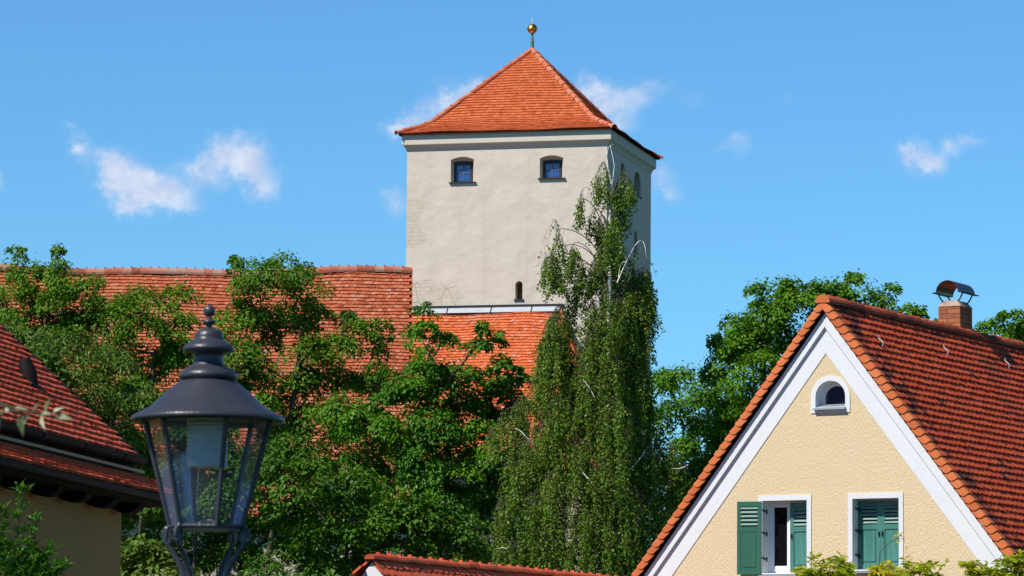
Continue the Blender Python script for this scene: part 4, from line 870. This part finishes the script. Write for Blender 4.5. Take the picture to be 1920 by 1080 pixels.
broadleaf('maple_tree', 'deep green maple with pointed tops in front of the annex roof', 113., [(795,588,13,18,.9),(790,625,24,22),(820,640,28,26),(770,680,45,36),(835,690,42,36),(905,612,10,16,.9),(898,650,17,24),(880,700,32,34),(933,635,11,16,.9),(935,670,18,24),(945,712,30,26),(800,740,75,44),(900,750,60,40),(725,720,30,36,.9),(700,790,60,46),(970,700,18,16,.7),(790,810,80,46),(880,830,60,44),(960,760,30,40,.9),(720,860,70,50),(820,890,80,50),(925,870,50,46),(890,940,60,50),(960,900,40,50)], 820, 'maple', seed=25, out=.3, flat=.18, ncl=1.35, per=60, R=.45, group='broadleaf trees below the castle')
broadleaf('maple_tree', 'shadowed maple filling the bottom middle between the lantern and the low house', 96., [(560,860,70,44),(640,890,70,46),(700,930,60,40),(600,950,90,50),(520,930,60,50),(760,960,70,44),(660,1020,90,50),(560,1040,80,50),(840,960,50,40,.8),(780,1030,60,40),(870,1020,40,40,.7),(600,1140,100,60,.6),(760,1130,100,60,.6),(490,870,40,40)], 640, 'shade_painted', seed=26, out=.12, flat=.14, ncl=1.15, per=60, group='broadleaf trees below the castle')
broadleaf('maple_tree', 'dark leafy tree standing behind the glass of the lantern', 99., [(380,790,70,50),(320,840,60,50),(430,860,70,50),(360,920,80,50),(450,960,70,55),(300,930,50,60),(400,1030,80,50),(300,1010,50,40,.8),(380,1120,100,60,.6)], 380, 'shade_painted', seed=27, out=.12, flat=.14, ncl=1.05, group='broadleaf trees below the castle')
broadleaf('garden_bush', 'bright small-leaved bush beside the ochre wall under the lantern', 72., [(250,1020,24,24),(285,1050,34,30),(250,1075,36,30),(320,1075,30,20)], 270, 'walnut', L=.12, Wd=.07, seed=28, ncl=1.3, per=60, R=.4, cat='bush')
broadleaf('maple_tree', 'shaded tree low behind the deep green maple, under the annex eave', 126., [(760,860,90,60),(860,900,90,60),(950,860,60,60),(700,930,80,60),(820,980,90,60),(930,970,80,70),(1000,1010,60,60),(740,1020,90,60),(860,1060,90,60),(970,1080,80,60),(700,960,70,50)], 860, 'shade_painted', seed=41, out=.12, flat=.14, ncl=1.25, group='broadleaf trees below the castle')
broadleaf('ash_tree', 'shaded tree between the lantern and the red castle roof, low down', 128., [(300,850,90,60),(420,900,80,60),(540,850,70,50),(610,900,70,60),(350,960,90,60),(500,960,90,60),(600,1000,80,60),(280,1020,80,60),(430,1050,90,50),(640,1060,70,60),(540,1080,80,50),(245,890,60,50),(240,960,50,50),(300,1080,80,50),(500,850,60,40),(580,960,70,50)], 460, 'shade_painted', seed=42, out=.12, flat=.14, ncl=1.25, group='broadleaf trees below the castle')
# trees right of the tower
broadleaf('lime_tree', 'large green tree rounded behind the apex of the yellow gable', 108., [(1470,535,34,20),(1530,545,40,24),(1600,530,46,24),(1655,550,30,22,.9),(1500,575,60,30),(1580,580,60,34),(1640,590,40,22,.8),(1690,585,38,11,.9),(1430,580,44,26),(1390,625,46,26),(1460,630,60,36),(1375,660,30,18,.8),(1420,690,50,34),(1380,740,48,36),(1450,740,50,40),(1350,800,46,34),(1400,810,50,40),(1330,860,44,36),(1380,880,40,36),(1300,930,44,44),(1340,960,40,40),(1270,1010,46,46),(1310,880,40,44),(1280,940,50,44),(1360,830,46,44),(1410,760,46,40),(1550,640,50,40),(1400,600,48,32),(1372,640,40,28),(1442,548,40,24),(1352,682,36,28),(1420,640,50,34)], 1500, 'lime', seed=31, ncl=1.2, per=62, R=.48, group='trees beyond the yellow house')
broadleaf('lime_tree', 'lower tree between the birch and the big tree behind the gable', 122., [(1250,715,36,24),(1310,708,44,24),(1285,740,60,30),(1340,735,34,24,.8),(1250,780,44,30),(1310,790,44,30),(1270,840,50,36),(1320,850,40,34,.9),(1260,900,46,40),(1310,920,40,40),(1240,960,40,40,.8)], 1280, 'lime', seed=32, ncl=1.0, group='trees beyond the yellow house')
broadleaf('lime_tree', 'dark tree top to the right of the brick chimney', 116., [(1885,590,12,10,.9),(1905,600,26,20),(1860,612,28,20),(1900,640,50,28),(1845,640,36,20),(1930,610,30,30),(1760,606,14,6,.8),(1775,630,30,14,.8)], 1880, 'lime', seed=33, ncl=1.5, per=62, R=.45, group='trees beyond the yellow house')

# weeping birch
def birch():
    global rng
    rng = np.random.default_rng(77); D = 106.; s = mpx(D); base = at(1142, 900, D)*np.array([1, 1, 0])
    root = empty('weeping_birch', tuple(base)); tag(root, 'tall weeping birch with white stem and hanging strands before the tower corner', 'tree')
    stem_px = [(1140,1500),(1141,1200),(1143,950),(1139,800),(1141,700),(1140,620),(1143,540),(1146,470),(1143,410),(1148,350),(1152,310),(1147,285),(1144,272)]
    stem = np.array([at(x, y, D) for x, y in stem_px]); stem[0][2] = 0
    rs = np.interp(stem[:, 2], [0, 5, 7.6, 10.1, 12.6, 14.3, 15.6, 16.4], [.22, .16, .10, .068, .056, .045, .026, .010])
    t = MB(); t.tube(stem-base, rs, 8); br = MB(); tw = MB(); lf = MB()
    # twin leader
    t.tube(np.array([at(x, y, D+.1) for x, y in ((1147,345),(1140,315),(1138,290),(1141,276),(1150,270))])-base, [.03, .022, .014, .008, .004], 6)
    def stem_at(y): return np.array([np.interp(y, [q[1] for q in stem_px][::-1], stem[::-1, i]) for i in range(3)])
    LP = []; LN = []; LA = []; LT = []
    def strand(p, length, dens, tn):
        n = max(3, int(length/.16)); pts = [p]; drift = rng.normal(0, .05, 2); sw = rng.random()*6
        for i in range(1, n+1):
            pts.append(pts[-1]+np.array([drift[0]*.5+.018*math.sin(sw+i*.6), drift[1]*.5+.018*math.cos(sw+i*.5), -length/n])); drift = drift*.85+rng.normal(0, .02, 2)
        pts = np.array(pts); tw.segs(pts[:-1]-base, pts[1:]-base, np.full(n, .0034), np.full(n, .003), 3)
        m = int(length*dens); u = np.sort(rng.random(m))**.85*n; i = np.minimum(u.astype(int), n-1); q = pts[i]+(pts[i+1]-pts[i])*(u-i)[:, None]
        a = rng.random(m)*2*np.pi; out = np.stack([np.cos(a), np.sin(a), np.full(m, -.9)], 1)
        LP.append(q+out*[1, 1, 0]*(rng.random(m)*.07)[:, None]); LA.append(out); nn_ = np.stack([np.cos(a+1.2), np.sin(a+1.2), np.full(m, .55)], 1)+rng.normal(0, .5, (m, 3)); LN.append(nn_); LT.append(np.clip(rng.normal(.45+tn, .2, m), 0, 1))
    def bough(x, ytop, ybot, half, n, depth=0., start=None, dens=62, white=False, lead=40, vary=.75):
        """a bough arching out of the stem to photo column x; strands hang from its outer part down to ybot"""
        ys = start if start else ytop+rng.uniform(45, 110); p0 = stem_at(ys); tip = at(x, ytop, D+depth); side = 1 if tip[0] > p0[0] else -1
        mid = p0*.45+tip*.55; mid[2] = p0[2]+(tip[2]-p0[2])*.85
        ctrl = [p0, p0*.75+mid*.25+[0, 0, .1], mid, tip, tip+np.array([side*half*s*1.1, rng.normal(0, .15), -.35-half*s*.5])]
        cv = np.array([np.array(c) for c in ctrl]); tt = np.linspace(0, 4, 17); k = np.minimum(tt.astype(int), 3); f = (tt-k)[:, None]; P = cv[k]*(1-f)+cv[k+1]*f
        P[1:-1] = (P[:-2]+P[1:-1]*2+P[2:])/4; P[1:-1] = (P[:-2]+P[1:-1]*2+P[2:])/4
        (br if not white else t).tube(P-base, np.linspace(.022, .005, 17)*(1 if not white else 1.1), 5)
        tn = rng.normal(0, .07)
        if ytop < 640: n = int(n*1.3)
        for i in range(n):
            xx = x+half*1.25*np.clip(rng.normal(0, .55), -1.2, 1.2); dd = depth+rng.normal(0, half*s*.7); dd = abs(dd)+.25 if ytop < 600 and abs(x-1145) < 22 and rng.random() < .7 else dd; yt = ytop+abs(rng.normal(0, lead*.5))+abs(xx-x)/half*lead*.5
            yb = ybot-abs(rng.normal(0, vary*.5))*(ybot-yt); p = at(xx, yt, D+dd)
            ln = max(.3, (yb-yt)*s); strand(p, ln, dens*np.exp(rng.normal(0, .25)), tn)
            j = int(rng.integers(11, 17)); q = P[min(j, 16)]; md = (q+p)/2+np.array([0, 0, .12]); tw.tube(np.array([q, md, p])-base, [.004, .0035, .003], 3, cap=False)
    # (column x, top y, bottom y, half width, strands, depth)
    for b in [(1131,300,400,13,16,-.3),(1122,330,385,10,8,.1),(1170,318,398,13,16,.2),(1180,330,375,8,8,-.2),(1160,345,450,14,16,.3),(1150,390,520,14,18,-.2),
              (1089,368,440,5,7,0),(1113,388,455,6,9,.3),(1127,400,490,6,7,-.3),(1160,450,600,16,22,.3),(1135,450,560,12,16,.3),
              (1046,425,475,5,7,0),(1036,468,560,16,22,-.2),(1022,480,550,8,8,.2),(1062,455,520,7,9,.4),(1078,450,560,9,12,-.2),(1094,490,600,10,14,.2),(1072,540,640,12,14,.3),(1118,480,560,14,22,.1),(1112,560,690,14,20,-.2),
              (1140,530,690,14,26,-.5),(1128,590,780,18,34,-.6),(1148,660,860,18,34,-.7),(1136,410,520,12,16,-.25),(1105,620,760,16,26,-.5),(1150,740,930,20,30,-.9),
              (1200,505,700,18,42,.6),(1180,525,720,20,46,.2),(1212,498,640,8,20,.4),(1165,560,780,18,36,-.3),(1195,640,860,18,44,0),(1150,620,800,18,36,.6),
              (1045,570,730,12,22,.2),(1035,590,800,18,34,-.3),(1015,640,830,14,26,.2),(1065,640,820,16,30,.4),(1090,680,860,20,44,-.4),(1125,700,900,24,54,-.6),(1165,760,960,24,54,-.4),(1190,800,1010,22,46,0),(1050,740,930,24,46,-.6),(1020,780,960,18,32,-.2),
              (1085,820,1010,26,54,-.8),(1130,860,1060,26,54,-.9),(1175,900,1090,26,50,-.7),(1040,880,1080,24,44,-.8),(1095,950,1110,28,50,-1.),(1150,980,1120,30,50,-1.),(1200,930,1110,26,46,-.3),(1220,830,1000,14,22,0),
              (975,740,900,14,24,.3),(950,760,900,14,22,0),(925,790,880,10,14,.2),(985,820,1000,18,30,-.2),(960,850,980,16,22,-.4),(1000,920,1080,20,34,-.6),(940,930,1060,14,18,-.4),
              (885,985,1090,14,26,-.6),(905,1000,1090,14,22,-.3),(870,1005,1090,9,14,-.8),(950,1010,1100,20,26,-.7),
              (1240,800,960,14,20,.4),(1262,830,980,12,16,.2),(1280,860,1000,10,12,.4),(1240,930,1080,20,28,.1),(1215,700,860,8,16,.2)]:
        bough(*b)
    # bare arching whips
    for w in [[(1157,530),(1170,500),(1185,470),(1196,452),(1205,450),(1210,462),(1212,485)],[(1160,520),(1162,500),(1168,489),(1176,492)],[(1062,470),(1050,440),(1044,415),(1041,408),(1036,420),(1020,440),(1016,470)],[(1090,400),(1086,370),(1092,352),(1104,350),(1112,360)],
              [(1000,835),(985,818),(975,806),(965,803)],[(1115,745),(1105,725),(1093,712)],[(1060,1020),(1066,1005),(1080,992),(1100,990)],[(960,1035),(945,1025),(930,1030)],[(1110,905),(1095,890),(1085,872)],[(1172,890),(1195,868),(1212,842)],[(1180,1010),(1190,995),(1200,975),(1190,970)],[(1290,872),(1275,880),(1262,878)]]:
        q = np.array([at(x, y, D-1.0+rng.normal(0, .2)) for x, y in w])
        for _ in range(2): q = np.vstack([q[:1], np.repeat(q[1:-1], 1, 0), q[-1:]]); q = np.vstack([[q[i], (q[i]+q[i+1])/2] for i in range(len(q)-1)]+[[q[-1]]]); q[1:-1] = (q[:-2]+2*q[1:-1]+q[2:])/4
        pale = w[0][1] > 500; (t if pale else br).tube(q-base, np.linspace(.016, .004, len(q))*(1 if pale else .6), 5); q = q[::4]
        for p in q[2:]:
            for _ in range(2): strand(p, rng.uniform(.3, .8), 8, .1)
    t.build('trunk', M['birch_bark'], root, smooth=True); br.build('boughs', M['twig'], root, smooth=True); tw.build('twigs', M['twig'], root)
    P = np.vstack(LP); n = len(P); l = .064*np.exp(rng.normal(0, .25, n)); leaves(lf, P-base, np.vstack(LN), np.vstack(LA), l, l*.72, np.concatenate(LT)); lf.build('crown', M['birch'], root)
birch()

# small shrubs and climbers -----------------------------------------
def sprig(lf, st, p, d, length, n, L, Wd, rngl, base, curve=.2, r=.006, tn=0., pair=True):
    d = np.asarray(d, float)/np.linalg.norm(d); k = 8; pts = [np.asarray(p, float)]
    for i in range(k): d = d+np.array([0, 0, -curve/k])+rngl.normal(0, .04, 3); d /= np.linalg.norm(d); pts.append(pts[-1]+d*length/k)
    pts = np.array(pts); st.tube(pts-base, np.linspace(r, r*.35, k+1), 5)
    u = np.linspace(.12, 1, n)*k; i = np.minimum(u.astype(int), k-1); q = pts[i]+(pts[i+1]-pts[i])*(u-i)[:, None]; T = pts[i+1]-pts[i]; T /= np.linalg.norm(T, axis=1, keepdims=True)
    sd_ = np.cross(T, [0, 0, 1.]); sd_ /= np.linalg.norm(sd_, axis=1, keepdims=True)+1e-6; sg = np.where(np.arange(n) % 2 == 0, 1, -1)[:, None]
    ax = sd_*sg+T*.55+rngl.normal(0, .3, (n, 3)); nr = np.array([0, 0, 1.])+rngl.normal(0, .4, (n, 3)); l = L*np.exp(rngl.normal(0, .18, n))
    leaves(lf, q-base, nr, ax, l, l*Wd/L, np.clip(rngl.normal(.5+tn, .2, n), 0, 1)); return pts
# upright shrub in front of the ochre wall
rl = np.random.default_rng(5); D = 32.; b0 = at(30, 1500, D)*np.array([1, 1, 0]); sh = empty('upright_shrub', tuple(b0)); tag(sh, 'leafy shrub with upright shoots standing against the ochre wall', 'shrub')
lf, st = MB(), MB()
mainp = [(at(20,1130,D), at(40,918,D)), (at(25,1130,D), at(66,980,D)), (at(20,1130,D), at(2,950,D)), (at(25,1120,D), at(92,1030,D)), (at(25,1130,D), at(118,1062,D)), (at(10,1130,D), at(-8,1000,D)), (at(40,1130,D), at(60,1030,D)), (at(60,1140,D), at(100,1075,D)), (at(20,1140,D), at(35,1040,D)), (at(50,1140,D), at(75,1060,D))]
for a, b in mainp:
    bb = b0+np.array([rl.normal(0, .05), rl.normal(0, .05), 0]); q = np.array([bb, bb*.3+a*.7-[0, 0, .1], a, (a+b)/2+rl.normal(0, .02, 3), b]); st.tube(q-b0, [.02, .014, .009, .006, .003], 5)
    for f in np.linspace(0, 1, 9):
        c = a+(b-a)*f+rl.normal(0, .01, 3)
        for _ in range(3 if f > .15 else 2):
            n = 9; an = rl.random(n)*6.28; ax = np.stack([np.cos(an), np.sin(an), rl.uniform(.2, 1.4, n)], 1); l = .075*np.exp(rl.normal(0, .2, n))
            leaves(lf, c+rl.normal(0, .022, (n, 3))-b0, np.stack([-np.cos(an)*.6, -np.sin(an)*.6, np.full(n, .8)], 1)+rl.normal(0, .3, (n, 3)), ax, l, l*.30, np.clip(rl.normal(.5, .25, n), 0, 1))
st.build('stem', M['twig'], sh); lf.build('crown', M['shrub'], sh)
# overhanging branch close to the camera
rl = np.random.default_rng(9); D = 10.; tb0 = at(-210, 1500, D)*np.array([1, 1, 0]); tr = empty('young_tree', tuple(tb0)); tag(tr, 'blurred twig of pale glossy leaves hanging in front of the ochre roof', 'tree')
lf, st = MB(), MB(); top = at(-190, 690, D)
st.tube(np.array([tb0, tb0*.5+top*.5, top])-tb0, [.035, .028, .014], 8)
q = np.array([at(x, y, D) for x, y in ((-190,700),(-100,715),(-30,745),(30,768),(70,774),(105,782))]); st.tube(q-tb0, [.010, .008, .006, .004, .003, .002], 6)
for (x, y, dx, dy, l) in ((20,772,-22,-6,.032),(18,770,28,-6,.03),(40,772,-4,40,.042),(55,774,10,34,.045),(60,774,4,-14,.026),(78,776,16,30,.03),(75,776,10,6,.024),(100,780,22,8,.034),(85,778,4,-10,.03),(92,779,24,-8,.03),(0,760,-8,38,.04),(6,765,2,52,.042),(-10,752,12,40,.04)):
    p = at(x, y, D); e = at(x+dx, y+dy, D)-p; e = e/np.linalg.norm(e); nr = np.array([[-.5, -.6, .6]])+rl.normal(0, .35, (1, 3))
    leaves(lf, (p-tb0)[None], nr, e[None], np.array([l*1.5]), np.array([l*.62]), np.array([rl.uniform(.2, 1)]))
n = 160; c = top+rl.normal(0, .16, (n, 3))*[.5, 1, 1]-[.12, 0, -.1]; leaves(lf, c-tb0, rl.normal(0, .4, (n, 3))+[0, 0, 1], rl.normal(0, 1, (n, 3)), np.full(n, .05), np.full(n, .02), rl.random(n))
st.build('trunk', M['twig'], tr); lf.build('crown', M['pale_leaf'], tr)
# climbers in front of the yellow gable
def climber(name, label, D, spots, seed, stray=None):
    rl = np.random.default_rng(seed); x0 = np.mean([s_[0] for s_ in spots]); b0 = at(x0, 1500, D)*np.array([1, 1, 0]); root = empty(name, tuple(b0)); tag(root, label, 'shrub'); lf, st = MB(), MB()
    for (x, y, r, n, tn) in spots:
        c = at(x, y+r*.8, D); s = mpx(D); mid = b0*.4+c*.6; mid[2] = c[2]-.6
        st.tube(np.array([b0+rl.normal(0, .05, 3)*[1, 1, 0], mid, c])-b0, [.02, .012, .006], 5)
        for _ in range(int(n*2.4)):
            a = rl.uniform(-.25, math.pi+.25); d = np.array([math.cos(a), rl.normal(0, .5), abs(math.sin(a))*.7+.1]); p = c+rl.normal(0, r*s*.30, 3)
            sprig(lf, st, p, d, r*s*rl.uniform(.5, 1.05), 13, .12, .052, rl, b0, curve=1.0, r=.005, tn=tn+rl.normal(0, .08))
    if stray:
        q = np.array([at(x, y, D) for x, y in stray]); st.tube(q-b0, np.linspace(.008, .004, len(q)), 5)
        for p in q[-3:]: leaves(lf, p+rl.normal(0, .04, (5, 3))-b0, rl.normal(0, 1, (5, 3)), rl.normal(0, 1, (5, 3)), np.full(5, .07), np.full(5, .035), np.full(5, 1.))
    st.build('stem', M['twig'], root); lf.build('crown', M['vine'], root)
climber('climbing_shrub', 'yellow-green climbing shrub in front of the two shuttered windows', 65., [(1545,1045,34,12,0),(1505,1060,26,8,.05),(1580,1050,26,9,-.05),(1540,1078,40,12,.1),(1600,1080,40,12,0),(1655,1060,24,8,.35),(1650,1080,34,10,.3),(1700,1068,34,11,-.05),(1730,1048,26,8,.05),(1750,1075,34,11,0),(1775,1084,26,6,0)], 3, [(1648,1060),(1650,1035),(1668,1018),(1682,1010),(1690,1003),(1697,1016)])
climber('climbing_shrub', 'leafy shrub at the bottom right corner by the white verge board', 65.5, [(1830,1050,26,10,0),(1860,1060,38,13,0),(1905,1035,26,9,-.15),(1900,1065,36,12,-.05),(1840,1082,40,10,.05),(1935,1060,30,8,-.1)], 4)

print('leaves', NL)
